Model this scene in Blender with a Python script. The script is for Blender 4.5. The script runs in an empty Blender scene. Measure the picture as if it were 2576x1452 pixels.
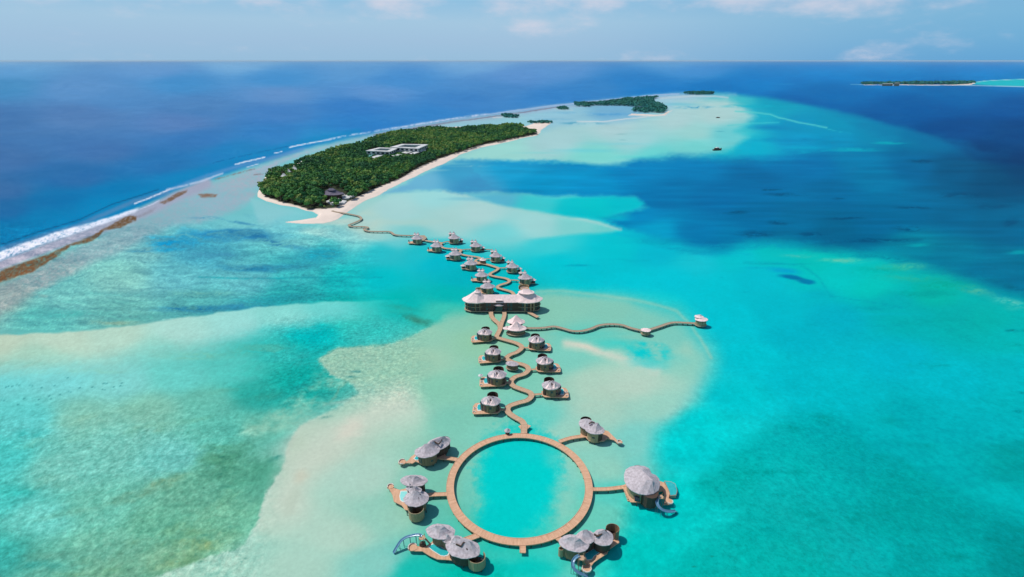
import bpy, math, random
import numpy as np
from mathutils import Vector
sc = bpy.context.scene
COL = sc.collection
R = math.radians
random.seed(7)

# ------------------------------------------------------------------ camera, sky, sun, exposure
H = 184.0                      # flying height of the drone, metres
TILT = 24.25                   # degrees below the horizon
F = 1275.0                     # focal length in units of the 2576 x 1452 image pixel grid
CX, CY = 1288.0, 726.0
cam = bpy.data.cameras.new('camera')
cam.sensor_width = 36
cam.lens = 36*F/2576.0
cam.clip_start = 1.0
cam.clip_end = 900000
camo = bpy.data.objects.new('camera', cam)
camo.location = (0, 0, H)
camo.rotation_euler = (R(90-TILT), 0, 0)
COL.objects.link(camo)
sc.camera = camo
sc.render.resolution_x, sc.render.resolution_y = 1024, 577
sc.view_settings.view_transform = 'Standard'
sc.view_settings.look = 'None'
sc.view_settings.gamma = 1
sc.view_settings.exposure = 0.0

SUN_TO = Vector((-0.92, 0.22, 1.62)).normalized()      # direction towards the sun: left and a little ahead
sun_el = math.asin(SUN_TO.z)
sun_az = math.atan2(SUN_TO.x, SUN_TO.y)               # clockwise from +Y
sl = bpy.data.lights.new('sun', 'SUN')
sl.energy = 3.4
sl.angle = R(0.5)
sl.color = (1.0, 0.955, 0.90)
so = bpy.data.objects.new('sun', sl)
so.rotation_euler = (-SUN_TO).to_track_quat('-Z', 'Y').to_euler()
so.location = (-300, 100, 500)
COL.objects.link(so)

def s2l(c):
    c = np.asarray(c, float)/255.0
    return np.where(c <= 0.04045, c/12.92, ((np.clip(c, 0, 1)+0.055)/1.055)**2.4)

def make_world():
    w = bpy.data.worlds.new('World'); sc.world = w; w.use_nodes = True
    nt = w.node_tree; n = nt.nodes; k = nt.links.new
    n.clear()
    out = n.new('ShaderNodeOutputWorld'); bg = n.new('ShaderNodeBackground'); bg.inputs['Strength'].default_value = 0.1
    sky = n.new('ShaderNodeTexSky'); sky.sky_type = 'NISHITA'; sky.sun_disc = False
    sky.sun_elevation = sun_el; sky.sun_rotation = sun_az
    sky.altitude = 100; sky.air_density = 1.0; sky.dust_density = 0.6; sky.ozone_density = 2.0
    tc = n.new('ShaderNodeTexCoord'); sp = n.new('ShaderNodeSeparateXYZ'); k(tc.outputs['Generated'], sp.inputs[0])
    # pale humid air low in the sky, bluer above and to the right
    el = n.new('ShaderNodeValToRGB'); k(sp.outputs['Z'], el.inputs[0])
    def ramp(r, stops):
        while len(r.elements) > 1: r.elements.remove(r.elements[-1])
        for i, (p, c) in enumerate(stops):
            e = r.elements[0] if i == 0 else r.elements.new(p)
            e.position = p; l = s2l(c); e.color = (l[0], l[1], l[2], 1)
    ramp(el.color_ramp, [(0.0, (152, 190, 219)), (0.03, (160, 193, 221)), (0.06, (164, 199, 224)), (0.09, (146, 193, 224)), (0.16, (120, 178, 220))])
    er = n.new('ShaderNodeValToRGB'); k(sp.outputs['Z'], er.inputs[0])
    ramp(er.color_ramp, [(0.0, (98, 164, 212)), (0.03, (112, 174, 214)), (0.06, (122, 180, 216)), (0.09, (124, 178, 216)), (0.16, (96, 164, 216))])
    mr = n.new('ShaderNodeMapRange'); mr.interpolation_type = 'SMOOTHSTEP'
    mr.inputs['From Min'].default_value = 0.0; mr.inputs['From Max'].default_value = 0.75
    k(sp.outputs['X'], mr.inputs['Value'])
    mx = n.new('ShaderNodeMix'); mx.data_type = 'RGBA'; k(mr.outputs[0], mx.inputs[0]); k(el.outputs[0], mx.inputs[6]); k(er.outputs[0], mx.inputs[7])
    # clouds: soft heaps a few degrees above the horizon
    mp = n.new('ShaderNodeMapping'); mp.inputs['Scale'].default_value = (7.5, 7.5, 20.0); mp.inputs['Location'].default_value = (1.3, 0.4, 0.27)
    k(tc.outputs['Generated'], mp.inputs[0])
    nz = n.new('ShaderNodeTexNoise'); nz.inputs['Scale'].default_value = 1.0; nz.inputs['Detail'].default_value = 7; nz.inputs['Roughness'].default_value = 0.56
    k(mp.outputs[0], nz.inputs[0])
    cov = n.new('ShaderNodeMapRange'); cov.inputs['From Min'].default_value = 0.035; cov.inputs['From Max'].default_value = 0.10
    cov.inputs['To Min'].default_value = -0.10; cov.inputs['To Max'].default_value = 0.09
    k(sp.outputs['Z'], cov.inputs['Value'])
    ad = n.new('ShaderNodeMath'); ad.operation = 'ADD'; k(nz.outputs[0], ad.inputs[0]); k(cov.outputs[0], ad.inputs[1])
    cl = n.new('ShaderNodeMapRange'); cl.interpolation_type = 'SMOOTHSTEP'
    cl.inputs['From Min'].default_value = 0.44; cl.inputs['From Max'].default_value = 0.74
    cl.inputs['To Max'].default_value = 0.8
    k(ad.outputs[0], cl.inputs['Value'])
    mc = n.new('ShaderNodeMix'); mc.data_type = 'RGBA'; k(cl.outputs[0], mc.inputs[0]); k(mx.outputs[2], mc.inputs[6])
    l = s2l((214, 214, 228)); mc.inputs[7].default_value = (l[0], l[1], l[2], 1)
    up = n.new('ShaderNodeVectorMath'); up.operation = 'SCALE'; up.inputs['Scale'].default_value = 10.0
    k(mc.outputs[2], up.inputs[0])
    hi = n.new('ShaderNodeMapRange'); hi.interpolation_type = 'SMOOTHSTEP'
    hi.inputs['From Min'].default_value = 0.14; hi.inputs['From Max'].default_value = 0.45
    k(sp.outputs['Z'], hi.inputs['Value'])
    fm = n.new('ShaderNodeMix'); fm.data_type = 'RGBA'; k(hi.outputs[0], fm.inputs[0]); k(up.outputs[0], fm.inputs[6]); k(sky.outputs[0], fm.inputs[7])
    k(fm.outputs[2], bg.inputs['Color']); k(bg.outputs[0], out.inputs['Surface'])
make_world()

# ------------------------------------------------------------------ image pixels -> metres
ct, st = math.cos(R(TILT)), math.sin(R(TILT))
def at(x, y, z=0.0):
    """image pixel position of something standing at height z -> metres"""
    u, v = (x-CX)/F, (y-CY)/F
    d = (ct - v*st, -st - v*ct)            # forward, up
    t = (z-H)/d[1]
    return Vector((u*t, d[0]*t, z))
def image_xy(X, Y, z=0.0):  # metres back to image pixel coordinates through the camera
    dep = Y*ct + (H-z)*st
    dep = np.where(dep > 1, dep, 1.0)
    return CX + F*X/dep, CY + F*((H-z)*ct - Y*st)/dep

# ------------------------------------------------------------------ noise
def _hash(ix, iy, s):
    h = (ix.astype(np.int64)*374761393 + iy.astype(np.int64)*668265263 + s*1442695041) & 0xffffffff
    h = ((h ^ (h >> 13))*1274126177) & 0xffffffff
    return ((h ^ (h >> 16)) & 0xffff)/65535.0
def vnoise(x, y, s=0):
    ix, iy = np.floor(x), np.floor(y); fx, fy = x-ix, y-iy
    fx = fx*fx*(3-2*fx); fy = fy*fy*(3-2*fy)
    a, b = _hash(ix, iy, s), _hash(ix+1, iy, s); c, d = _hash(ix, iy+1, s), _hash(ix+1, iy+1, s)
    return (a*(1-fx)+b*fx)*(1-fy) + (c*(1-fx)+d*fx)*fy
def fbm(x, y, o=4, s=0, g=0.5):
    r = 0; a = 1; t = 0
    for i in range(o):
        r = r + a*vnoise(x*2**i, y*2**i, s+i*17); t += a; a *= g
    return r/t
def sstep(a, b, x):
    t = np.clip((x-a)/(b-a), 0, 1); return t*t*(3-2*t)

def poly_sdf(px, py, poly):
    P = np.array(poly, float); Q = np.roll(P, -1, 0)
    d = np.full(px.shape, 1e18); ins = np.zeros(px.shape, bool)
    for (ax, ay), (bx, by) in zip(P, Q):
        ex, ey = bx-ax, by-ay; L = ex*ex+ey*ey+1e-9
        t = np.clip(((px-ax)*ex+(py-ay)*ey)/L, 0, 1)
        d = np.minimum(d, (px-ax-t*ex)**2+(py-ay-t*ey)**2)
        if ay != by:
            c = ((ay > py) != (by > py)) & (px < (bx-ax)*(py-ay)/(by-ay)+ax)
            ins ^= c
    d = np.sqrt(d)
    return np.where(ins, d, -d)         # positive inside

# ------------------------------------------------------------------ materials
def mat(name, base, rough=0.8, spec=0.3, noise=None, bump=None, metal=0.0, trans=None):
    """noise=(scale xyz, amount, second colour)   bump=(scale xyz, strength, distance)"""
    m = bpy.data.materials.new(name); m.use_nodes = True
    nt = m.node_tree; n = nt.nodes; k = nt.links.new; b = n['Principled BSDF']
    b.inputs['Base Color'].default_value = (*base, 1); b.inputs['Roughness'].default_value = rough
    b.inputs['Specular IOR Level'].default_value = spec; b.inputs['Metallic'].default_value = metal
    tc = n.new('ShaderNodeTexCoord')
    if noise:
        sc_, amt, c2 = noise
        mp = n.new('ShaderNodeMapping'); mp.inputs['Scale'].default_value = sc_; k(tc.outputs['Object'], mp.inputs[0])
        nz = n.new('ShaderNodeTexNoise'); nz.inputs['Scale'].default_value = 1; nz.inputs['Detail'].default_value = 5; k(mp.outputs[0], nz.inputs[0])
        mr = n.new('ShaderNodeMapRange'); mr.inputs['From Min'].default_value = 0.3; mr.inputs['From Max'].default_value = 0.7; mr.inputs['To Max'].default_value = amt
        k(nz.outputs[0], mr.inputs['Value'])
        mx = n.new('ShaderNodeMix'); mx.data_type = 'RGBA'; k(mr.outputs[0], mx.inputs[0])
        mx.inputs[6].default_value = (*base, 1); mx.inputs[7].default_value = (*c2, 1); k(mx.outputs[2], b.inputs['Base Color'])
    if bump:
        sc_, s_, d_ = bump
        mp = n.new('ShaderNodeMapping'); mp.inputs['Scale'].default_value = sc_; k(tc.outputs['Object'], mp.inputs[0])
        nz = n.new('ShaderNodeTexNoise'); nz.inputs['Scale'].default_value = 1; nz.inputs['Detail'].default_value = 3; k(mp.outputs[0], nz.inputs[0])
        bp = n.new('ShaderNodeBump'); bp.inputs['Strength'].default_value = s_; bp.inputs['Distance'].default_value = d_
        k(nz.outputs[0], bp.inputs['Height']); k(bp.outputs[0], b.inputs['Normal'])
    return m
M = {}
M['roof'] = mat('grey_shingle', (0.58, 0.525, 0.545), 0.85, 0.25, ((1.0, 1.0, 0.5), 1.0, (0.37, 0.325, 0.335)), ((2.2, 2.2, 2.2), 0.5, 0.15))
M['pink_roof'] = mat('pale_shingle', (0.93, 0.735, 0.70), 0.85, 0.25, ((0.6, 0.6, 0.5), 0.9, (0.74, 0.56, 0.53)), ((1.6, 1.6, 1.6), 0.5, 0.2))
M['wall'] = mat('weathered_boards', (0.30, 0.205, 0.125), 0.85, 0.2, ((2.2, 2.2, 0.35), 0.9, (0.17, 0.115, 0.07)), ((6, 6, 0.5), 0.4, 0.05))
M['pale_wall'] = mat('pale_boards', (0.43, 0.33, 0.20), 0.85, 0.2, ((2.4, 2.4, 0.3), 0.9, (0.29, 0.22, 0.125)), ((6, 6, 0.5), 0.4, 0.05))
M['dark_wood_and_shade'] = mat('dark_wood_and_shade', (0.055, 0.038, 0.03), 0.7, 0.3, ((3, 3, 0.6), 0.8, (0.10, 0.06, 0.04)))  # dark timber; also holds painted shade on some walls
M['glass'] = mat('window_glass', (0.015, 0.03, 0.045), 0.08, 0.6, ((1.5, 1.5, 1.0), 0.6, (0.03, 0.05, 0.07)))
M['pool'] = mat('pool_water', (0.02, 0.40, 0.42), 0.08, 0.5, ((0.8, 0.8, 0.8), 0.7, (0.05, 0.52, 0.50)), ((2, 2, 2), 0.15, 0.05))
M['pale_pool'] = mat('pale_pool_water', (0.25, 0.70, 0.66), 0.08, 0.5, ((0.8, 0.8, 0.8), 0.7, (0.35, 0.76, 0.70)), ((2, 2, 2), 0.15, 0.05))
M['rim'] = mat('pool_rim', (0.74, 0.74, 0.68), 0.6, 0.4, ((2, 2, 2), 0.5, (0.60, 0.62, 0.56)))
M['slide'] = mat('slide_shell', (0.10, 0.24, 0.38), 0.2, 0.6, ((1, 1, 1), 0.6, (0.20, 0.36, 0.48)))
M['steel'] = mat('steel_post', (0.05, 0.14, 0.17), 0.5, 0.4, ((1, 1, 1), 0.5, (0.09, 0.2, 0.22)))
M['white'] = mat('white_paint', (0.72, 0.72, 0.70), 0.7, 0.3, ((0.12, 0.12, 0.3), 0.9, (0.46, 0.47, 0.45)))
M['cloth'] = mat('cushion', (0.72, 0.66, 0.60), 0.9, 0.1, ((3, 3, 3), 0.5, (0.5, 0.42, 0.36)))
M['bark'] = mat('bark', (0.16, 0.12, 0.08), 0.9, 0.1, ((4, 4, 1), 0.8, (0.09, 0.07, 0.05)))
M['thatch'] = mat('thatch', (0.46, 0.36, 0.20), 0.9, 0.1, ((1.5, 1.5, 4), 0.9, (0.28, 0.20, 0.10)))
M['slate'] = mat('violet_tiles', (0.17, 0.15, 0.20), 0.8, 0.2, ((0.6, 0.6, 1), 0.8, (0.11, 0.10, 0.13)))

def wood_mat(name, c1, c2):
    """boards laid across the walk, read from the ribbon's own lengthwise coordinate"""
    m = bpy.data.materials.new(name); m.use_nodes = True
    nt = m.node_tree; n = nt.nodes; k = nt.links.new; b = n['Principled BSDF']; b.inputs['Roughness'].default_value = 0.8
    b.inputs['Specular IOR Level'].default_value = 0.2
    uv = n.new('ShaderNodeUVMap'); uv.uv_map = 'UVMap'
    mp = n.new('ShaderNodeMapping'); mp.inputs['Scale'].default_value = (0.8, 0.15, 1); k(uv.outputs[0], mp.inputs[0])
    nz = n.new('ShaderNodeTexNoise'); nz.inputs['Scale'].default_value = 1; nz.inputs['Detail'].default_value = 6; nz.inputs['Roughness'].default_value = 0.7; k(mp.outputs[0], nz.inputs[0])
    mr = n.new('ShaderNodeMapRange'); mr.inputs['From Min'].default_value = 0.3; mr.inputs['From Max'].default_value = 0.7; k(nz.outputs[0], mr.inputs['Value'])
    mx = n.new('ShaderNodeMix'); mx.data_type = 'RGBA'; k(mr.outputs[0], mx.inputs[0]); mx.inputs[6].default_value = (*c1, 1); mx.inputs[7].default_value = (*c2, 1)
    wv = n.new('ShaderNodeTexWave'); wv.inputs['Scale'].default_value = 0.55; wv.inputs['Distortion'].default_value = 0.2; k(uv.outputs[0], wv.inputs[0])
    w2 = n.new('ShaderNodeMapRange'); w2.inputs['From Max'].default_value = 0.12; w2.inputs['To Min'].default_value = 0.72; k(wv.outputs[1], w2.inputs['Value'])
    vm = n.new('ShaderNodeVectorMath'); vm.operation = 'SCALE'; k(mx.outputs[2], vm.inputs[0]); k(w2.outputs[0], vm.inputs['Scale'])
    k(vm.outputs[0], b.inputs['Base Color'])
    return m
M['deck'] = wood_mat('deck_boards', (0.77, 0.48, 0.31), (0.52, 0.29, 0.17))
M['grey_deck'] = wood_mat('weathered_deck_boards', (0.46, 0.37, 0.27), (0.33, 0.25, 0.17))
M['walk'] = wood_mat('walkway_boards', (0.66, 0.45, 0.30), (0.43, 0.27, 0.165))

# ------------------------------------------------------------------ mesh helpers
def tag(o, label=None, cat=None, group=None, kind=None):
    if label: o['label'] = label
    if cat: o['category'] = cat
    if group: o['group'] = group
    if kind: o['kind'] = kind
    return o
class MB:
    def __init__(s): s.v = []; s.f = []; s.uv = []
    def add(s, vs, fs, uvs=None):
        b = len(s.v); s.v += [tuple(v) for v in vs]; s.f += [tuple(i+b for i in f) for f in fs]
        s.uv += list(uvs) if uvs is not None else [(v[0], v[1]) for v in vs]
        return s
    def build(s, name, m, parent=None, smooth=False):
        o0 = parent.location if parent is not None and parent.parent is None else (parent.parent.location if parent is not None else Vector((0, 0, 0)))
        me = bpy.data.meshes.new(name)
        me.from_pydata([(v[0]-o0[0], v[1]-o0[1], v[2]-o0[2]) for v in s.v], [], s.f)
        ul = me.uv_layers.new(name='UVMap')
        idx = np.zeros(len(me.loops), np.int32); me.loops.foreach_get('vertex_index', idx)
        ul.data.foreach_set('uv', np.array(s.uv, np.float32)[idx].ravel())
        me.materials.append(m)
        if smooth: me.polygons.foreach_set('use_smooth', [True]*len(me.polygons))
        me.validate(); me.update()
        o = bpy.data.objects.new(name, me); COL.objects.link(o)
        if parent is not None: o.parent = parent
        return o
def empty(name, loc, label, cat, group=None):
    o = bpy.data.objects.new(name, None); COL.objects.link(o); o.location = loc; o.empty_display_size = 1
    return tag(o, label, cat, group)
def prism(mb, poly, z0, z1, taper=1.0):
    """closed solid from an outline (list of (x,y)), counted either way round"""
    a = sum(p[0]*q[1]-q[0]*p[1] for p, q in zip(poly, poly[1:]+poly[:1]))
    if a < 0: poly = poly[::-1]
    n = len(poly); cx = sum(p[0] for p in poly)/n; cy = sum(p[1] for p in poly)/n
    vs = [(p[0], p[1], z0) for p in poly] + [(cx+(p[0]-cx)*taper, cy+(p[1]-cy)*taper, z1) for p in poly]
    fs = [tuple(range(n-1, -1, -1)), tuple(range(n, 2*n))] + [(i, (i+1) % n, n+(i+1) % n, n+i) for i in range(n)]
    return mb.add(vs, fs)
def ell(cx, cy, rx, ry, rot=0, n=24, a0=0, a1=360):
    c, s = math.cos(R(rot)), math.sin(R(rot)); r = []
    full = abs(a1-a0) >= 360
    for i in range(n if full else n+1):
        t = R(a0+(a1-a0)*i/n); x, y = rx*math.cos(t), ry*math.sin(t)
        r.append((cx+x*c-y*s, cy+x*s+y*c))
    return r
def rod(mb, p, q, r0, r1=None, n=6):
    r1 = r0 if r1 is None else r1
    p, q = Vector(p), Vector(q); d = (q-p).normalized()
    a = d.orthogonal().normalized(); b = d.cross(a)
    vs = [p+(a*math.cos(2*math.pi*i/n)+b*math.sin(2*math.pi*i/n))*r0 for i in range(n)]
    vs += [q+(a*math.cos(2*math.pi*i/n)+b*math.sin(2*math.pi*i/n))*r1 for i in range(n)]
    return mb.add(vs, [(i, (i+1) % n, n+(i+1) % n, n+i) for i in range(n)]+[tuple(range(n-1, -1, -1)), tuple(range(n, 2*n))])
def roof_mesh(cx, cy, rx, ry, rot, ze, za, ridge=0.0, n=22, bell=0.22, apex=(0, 0), notch=None):
    """hipped thatch or shingle cone over an oval plan, with a ridge, a slight bell and a thick eave"""
    mb = MB(); c, s = math.cos(R(rot)), math.sin(R(rot))
    T = lambda x, y, z: (cx+x*c-y*s, cy+x*s+y*c, z)
    rings = []
    prof = [(1.0, 0.0), (1.02, 0.05), (0.80, 0.24), (0.55, 0.46), (0.28, 0.72), (0.0, 1.0)]
    vs = []
    K_ = len(prof); rnd = random.Random(int(cx*13+cy*7))
    jit = [1+rnd.uniform(-0.045, 0.045) for _ in range(n)]
    for k, (q, hgt) in enumerate(prof):
        for i in range(n):
            t = 2*math.pi*i/n
            ex, ey = rx*math.cos(t)*jit[i], ry*math.sin(t)*jit[i]
            ax = max(-ridge, min(ridge, ex))+apex[0]; ay = apex[1]
            x = ax+(ex-ax)*q; y = ay+(ey-ay)*q
            if 1 < k < K_-1:        # broad planes between hip creases
                g_ = 4 if n > 14 else 3; i0 = (i//g_)*g_; i1 = min(i0+g_, n); f_ = (i-i0)/(i1-i0); P2 = []
                for ii in (i0, i1 % n):
                    t2 = 2*math.pi*ii/n; e2x, e2y = rx*math.cos(t2)*jit[ii], ry*math.sin(t2)*jit[ii]; a2 = max(-ridge, min(ridge, e2x))+apex[0]
                    P2.append((a2+(e2x-a2)*q, ay+(e2y-ay)*q))
                x = P2[0][0]*(1-f_)+P2[1][0]*f_; y = P2[0][1]*(1-f_)+P2[1][1]*f_
            z = ze-0.28+(za-ze)*hgt if k == 0 else ze+(za-ze)*(hgt-bell*math.sin(math.pi*hgt)*0.5)
            vs.append(T(x, y, z))
    fs = []
    K = len(prof)
    for k in range(K-1):
        for i in range(n):
            j = (i+1) % n; fs.append((k*n+i, k*n+j, (k+1)*n+j, (k+1)*n+i))
    fs.append(tuple(range(n-1, -1, -1)))
    mb.add(vs, fs)
    return mb
def ribbon_pts(pts, step=2.0):
    """Catmull-Rom through the points, resampled"""
    P = [Vector(p) for p in pts]; P = [P[0]*2-P[1]]+P+[P[-1]*2-P[-2]]
    out = []
    for i in range(1, len(P)-2):
        a, b, c, d = P[i-1:i+3]; m = max(2, int((c-b).length/step))
        for j in range(m):
            t = j/m
            out.append(0.5*((2*b)+(c-a)*t+(2*a-5*b+4*c-d)*t*t+(3*b-a-3*c+d)*t**3))
    out.append(P[-2]); return out
def ribbon(mb, pts, w, th=0.35, closed=False):
    n = len(pts); vs = []; uv = []; L = 0
    for i, p in enumerate(pts):
        if closed: d = pts[(i+1) % n]-pts[i-1]
        else: d = pts[min(i+1, n-1)]-pts[max(i-1, 0)]
        nn = Vector((-d.y, d.x, 0)).normalized()
        if i: L += (p-pts[i-1]).length
        ww = w(i/(n-1)) if callable(w) else w
        for s_, dz in ((1, 0), (-1, 0), (-1, -th), (1, -th)):
            q = p+nn*s_*ww/2; vs.append((q.x, q.y, q.z+dz)); uv.append((L, s_*ww/2))
    fs = []
    for i in range(n if closed else n-1):
        a = 4*i; b = 4*((i+1) % n)
        for k in range(4): fs.append((a+k, b+k, b+(k+1) % 4, a+(k+1) % 4))
    if not closed: fs += [(0, 1, 2, 3), (4*n-1, 4*n-2, 4*n-3, 4*n-4)]
    mb.add(vs, fs, uv)
    return mb
PILE = {}
def pile_at(parent, x, y, ztop, r=0.16, zb=-0.6, name='pile'):
    key = (round(ztop-zb, 2), r)
    if key not in PILE:
        mb = MB(); rod(mb, (0, 0, 0), (0, 0, ztop-zb), r*1.15, r, 6)
        me = bpy.data.meshes.new('pile'); me.from_pydata([tuple(v) for v in mb.v], [], mb.f); me.materials.append(M['dark_wood_and_shade']); PILE[key] = me
    o = bpy.data.objects.new(name, PILE[key]); COL.objects.link(o); o.parent = parent
    o.location = (x-parent.location.x, y-parent.location.y, zb-parent.location.z)
    return o

# ================================================================== THE SEA
exec_regions = []
base_pts = []      # open ocean colour points in image pixels
def RG(poly, cols, soft=8, alpha=1.0, wob=3.0, tex=None): exec_regions.append(('poly', poly, cols, soft, alpha, wob, tex))
def BL(x, y, rx, ry, c, a=1.0, rot=0, tex=None, hard=0.0, wob=1.0): exec_regions.append(('blob', (x, y, rx, ry, rot), c, hard, a, wob, tex))
def ST(line, c, w, a=1.0, soft=1.0, wob=1.0, tex=None): exec_regions.append(('line', line, c, w, a, wob, tex, soft))

OCEAN = [(0,158,112,172,214),(600,158,118,176,216),(1200,158,112,170,214),(1700,158,84,158,210),(2200,158,10,140,206),(2576,158,0,140,206),  # far rows include pale horizon haze in the water colour
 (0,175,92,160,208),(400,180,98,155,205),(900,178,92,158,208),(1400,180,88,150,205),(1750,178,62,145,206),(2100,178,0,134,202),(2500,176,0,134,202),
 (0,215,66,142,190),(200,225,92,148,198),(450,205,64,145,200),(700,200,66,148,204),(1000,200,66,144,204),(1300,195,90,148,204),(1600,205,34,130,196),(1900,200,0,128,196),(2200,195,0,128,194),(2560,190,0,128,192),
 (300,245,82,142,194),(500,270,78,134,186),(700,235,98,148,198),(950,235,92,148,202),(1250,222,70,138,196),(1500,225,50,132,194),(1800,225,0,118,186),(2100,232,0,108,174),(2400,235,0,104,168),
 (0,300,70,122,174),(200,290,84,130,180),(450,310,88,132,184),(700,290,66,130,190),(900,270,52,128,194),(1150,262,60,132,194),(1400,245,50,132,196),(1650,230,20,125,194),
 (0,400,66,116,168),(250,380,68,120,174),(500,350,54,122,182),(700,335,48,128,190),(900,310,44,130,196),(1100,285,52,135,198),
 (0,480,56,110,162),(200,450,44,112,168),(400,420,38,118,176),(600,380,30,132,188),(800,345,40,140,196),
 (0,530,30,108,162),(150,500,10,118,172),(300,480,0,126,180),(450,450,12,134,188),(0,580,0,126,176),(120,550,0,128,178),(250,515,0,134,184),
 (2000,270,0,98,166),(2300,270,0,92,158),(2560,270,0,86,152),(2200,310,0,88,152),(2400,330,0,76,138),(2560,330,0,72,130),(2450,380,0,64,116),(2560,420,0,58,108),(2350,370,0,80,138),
 (2560,500,0,78,118),(2400,470,0,84,128),(2560,600,0,92,132),(2400,560,0,92,132)]

# reef plate with the whole lagoon
plate = [(-400,830),(-200,745),(0,668),(60,640),(140,607),(250,568),(340,528),(420,494),(500,462),(600,428),(700,398),(800,366),(900,345),(1020,322),(1132,303),(1285,282),(1417,264),(1550,250),(1650,240),(1720,235),(1800,233),(1850,238),(1930,246),(2020,262),(2100,278),(2200,306),(2300,330),(2370,352),(2420,380),(2470,420),(2620,480),(3300,620),(3300,1700),(-400,1700)]
LAG = [(0,760,120,176,170),(150,740,100,196,190),(300,690,118,200,190),(450,690,92,190,196),(620,700,92,186,190),(760,690,60,186,186),(860,700,20,194,190),(960,700,0,194,196),(960,640,40,196,200),(1000,760,0,188,178),(870,780,10,182,168),(740,745,40,168,168),
 (450,560,108,196,198),(600,540,118,200,200),(700,540,130,208,208),(760,600,120,208,204),(820,640,60,190,190),(350,620,118,192,190),(500,640,70,172,190),
 (100,800,76,186,180),(300,800,88,184,176),(500,775,70,172,172),
 (0,960,96,208,204),(150,950,104,210,206),(300,960,112,212,204),(450,950,90,206,194),(600,930,80,200,186),(700,880,50,190,178),(780,840,0,190,186),(880,800,60,200,184),(930,830,60,196,184),
 (60,1050,80,204,198),(220,1050,110,196,176),(380,1030,108,190,168),(520,1010,92,190,170),(650,990,40,174,158),(740,960,20,176,160),
 (0,1150,60,200,192),(150,1180,100,198,182),(300,1120,104,200,184),(420,1150,96,198,186),(560,1080,86,190,170),(650,1080,100,190,166),
 (0,1250,56,192,182),(100,1300,92,204,190),(250,1280,92,190,168),(0,1400,40,172,160),(120,1420,80,176,154),(250,1380,96,186,160),(400,1320,92,186,156),(500,1230,90,176,148),(620,1200,90,176,146),(580,1300,110,190,156),(450,1420,110,184,148),(300,1440,96,178,148),
 (800,1120,198,217,197),(900,1200,182,216,197),(850,1350,184,215,195),(750,1420,176,213,193),(950,1420,140,210,192),(1000,1300,158,212,189),(1000,1050,184,216,194),(1050,900,168,210,180),(1120,980,140,206,176),(1150,1060,130,204,178),(1250,1080,130,208,184),(1200,860,150,206,172),
 (1100,1230,128,204,178),(1090,1290,104,202,178),(1050,1440,20,196,176),(1200,1440,0,200,180),(1350,1430,20,204,186),(1250,1400,50,204,184),(1150,1330,90,204,180),
 (1400,1400,60,208,190),(1500,1300,110,210,186),(1540,1180,150,212,190),(1450,1080,160,214,194),(1450,1440,90,210,190),(1590,1440,0,200,188),(1540,1420,40,206,190),
 (1280,950,130,208,182),(1350,1050,112,212,192),(1320,830,136,206,180),(1400,780,140,206,180),(1550,790,136,206,182),(1480,850,110,208,186),(1420,900,130,210,188),
 (1600,960,186,214,194),(1500,960,180,214,192),(1500,1040,172,214,194),(1650,1020,160,214,194),
 (1760,1060,0,210,206),(1700,1120,0,212,206),(1700,1250,0,210,200),(1750,1130,0,208,204),(1660,1300,0,206,196),(1650,1400,0,202,190),
 (1850,1000,0,202,204),(1900,900,0,198,204),(1850,800,0,200,208),(2000,950,0,192,200),(2000,850,0,184,196),(1950,780,0,190,200),(2100,800,0,180,194),(2250,900,0,186,198),(2400,960,0,190,198),(2560,930,0,186,190),(2560,1020,0,184,186),
 (2100,1000,0,190,196),(2300,1050,0,178,182),(2200,1080,0,182,184),(2450,1060,0,180,184),(2560,1180,0,160,156),(2400,1180,0,178,178),(2500,1250,0,184,182),(2560,1280,0,182,180),
 (2300,800,0,180,178),(2400,800,0,180,174),(2350,740,0,188,170),(2200,720,0,200,186),(2120,700,0,200,192),(2250,760,0,180,180),(2480,800,0,182,172),(2560,850,0,186,180),
 (1700,700,0,200,210),(1600,700,0,200,208),(1500,690,0,198,206),(1400,660,0,200,206),(1380,620,60,208,208),(1300,580,130,214,208),(1450,720,0,202,206),(1650,760,0,204,208),(1800,720,0,202,210),(1900,700,0,192,202),
 (1550,630,0,200,206),(1650,640,0,190,206),(1750,660,20,200,208),(1850,650,0,196,200),(1950,640,0,192,188),(2050,650,0,196,184),
 (1300,720,0,196,198),(1150,700,0,186,192),(1100,660,0,190,200),(1060,640,30,196,200),(1130,740,0,188,180),(1120,780,60,200,178),
 (1200,560,162,216,208),(1050,560,168,218,210),(950,550,174,216,204),(900,600,124,212,206),(1000,600,110,210,208),
 (2000,320,0,150,188),(2100,310,0,150,182),(2200,340,0,140,176),(2100,350,0,150,190),(2000,355,0,160,200),(2300,380,0,120,160),(2250,420,0,112,158),(2400,430,0,84,130),(2500,470,0,74,118),(2560,560,0,90,132),(2400,600,0,96,136),(2560,660,0,110,146),(2450,640,0,110,144),
 (1900,290,20,176,196),(1850,255,60,190,196),(1950,262,0,162,186),(1850,330,60,200,204),(1900,370,0,178,202),
 (1200,330,150,200,208),(1400,290,150,200,212),(1550,285,120,180,208),(1700,260,160,206,214),(1650,330,160,214,212),(1500,340,168,212,212),(1300,370,152,218,206),(1450,390,140,216,206),(1750,360,140,216,208),(1750,300,160,214,212),(1800,390,20,196,204)]
RG(plate, LAG, soft=9, wob=3)
# turquoise deep side of the plate on the right fades slowly
BL(2330,350,220,26,(0,112,160),0.7,rot=14)
BL(2160,300,120,14,(0,138,176),0.6,rot=16)
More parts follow.
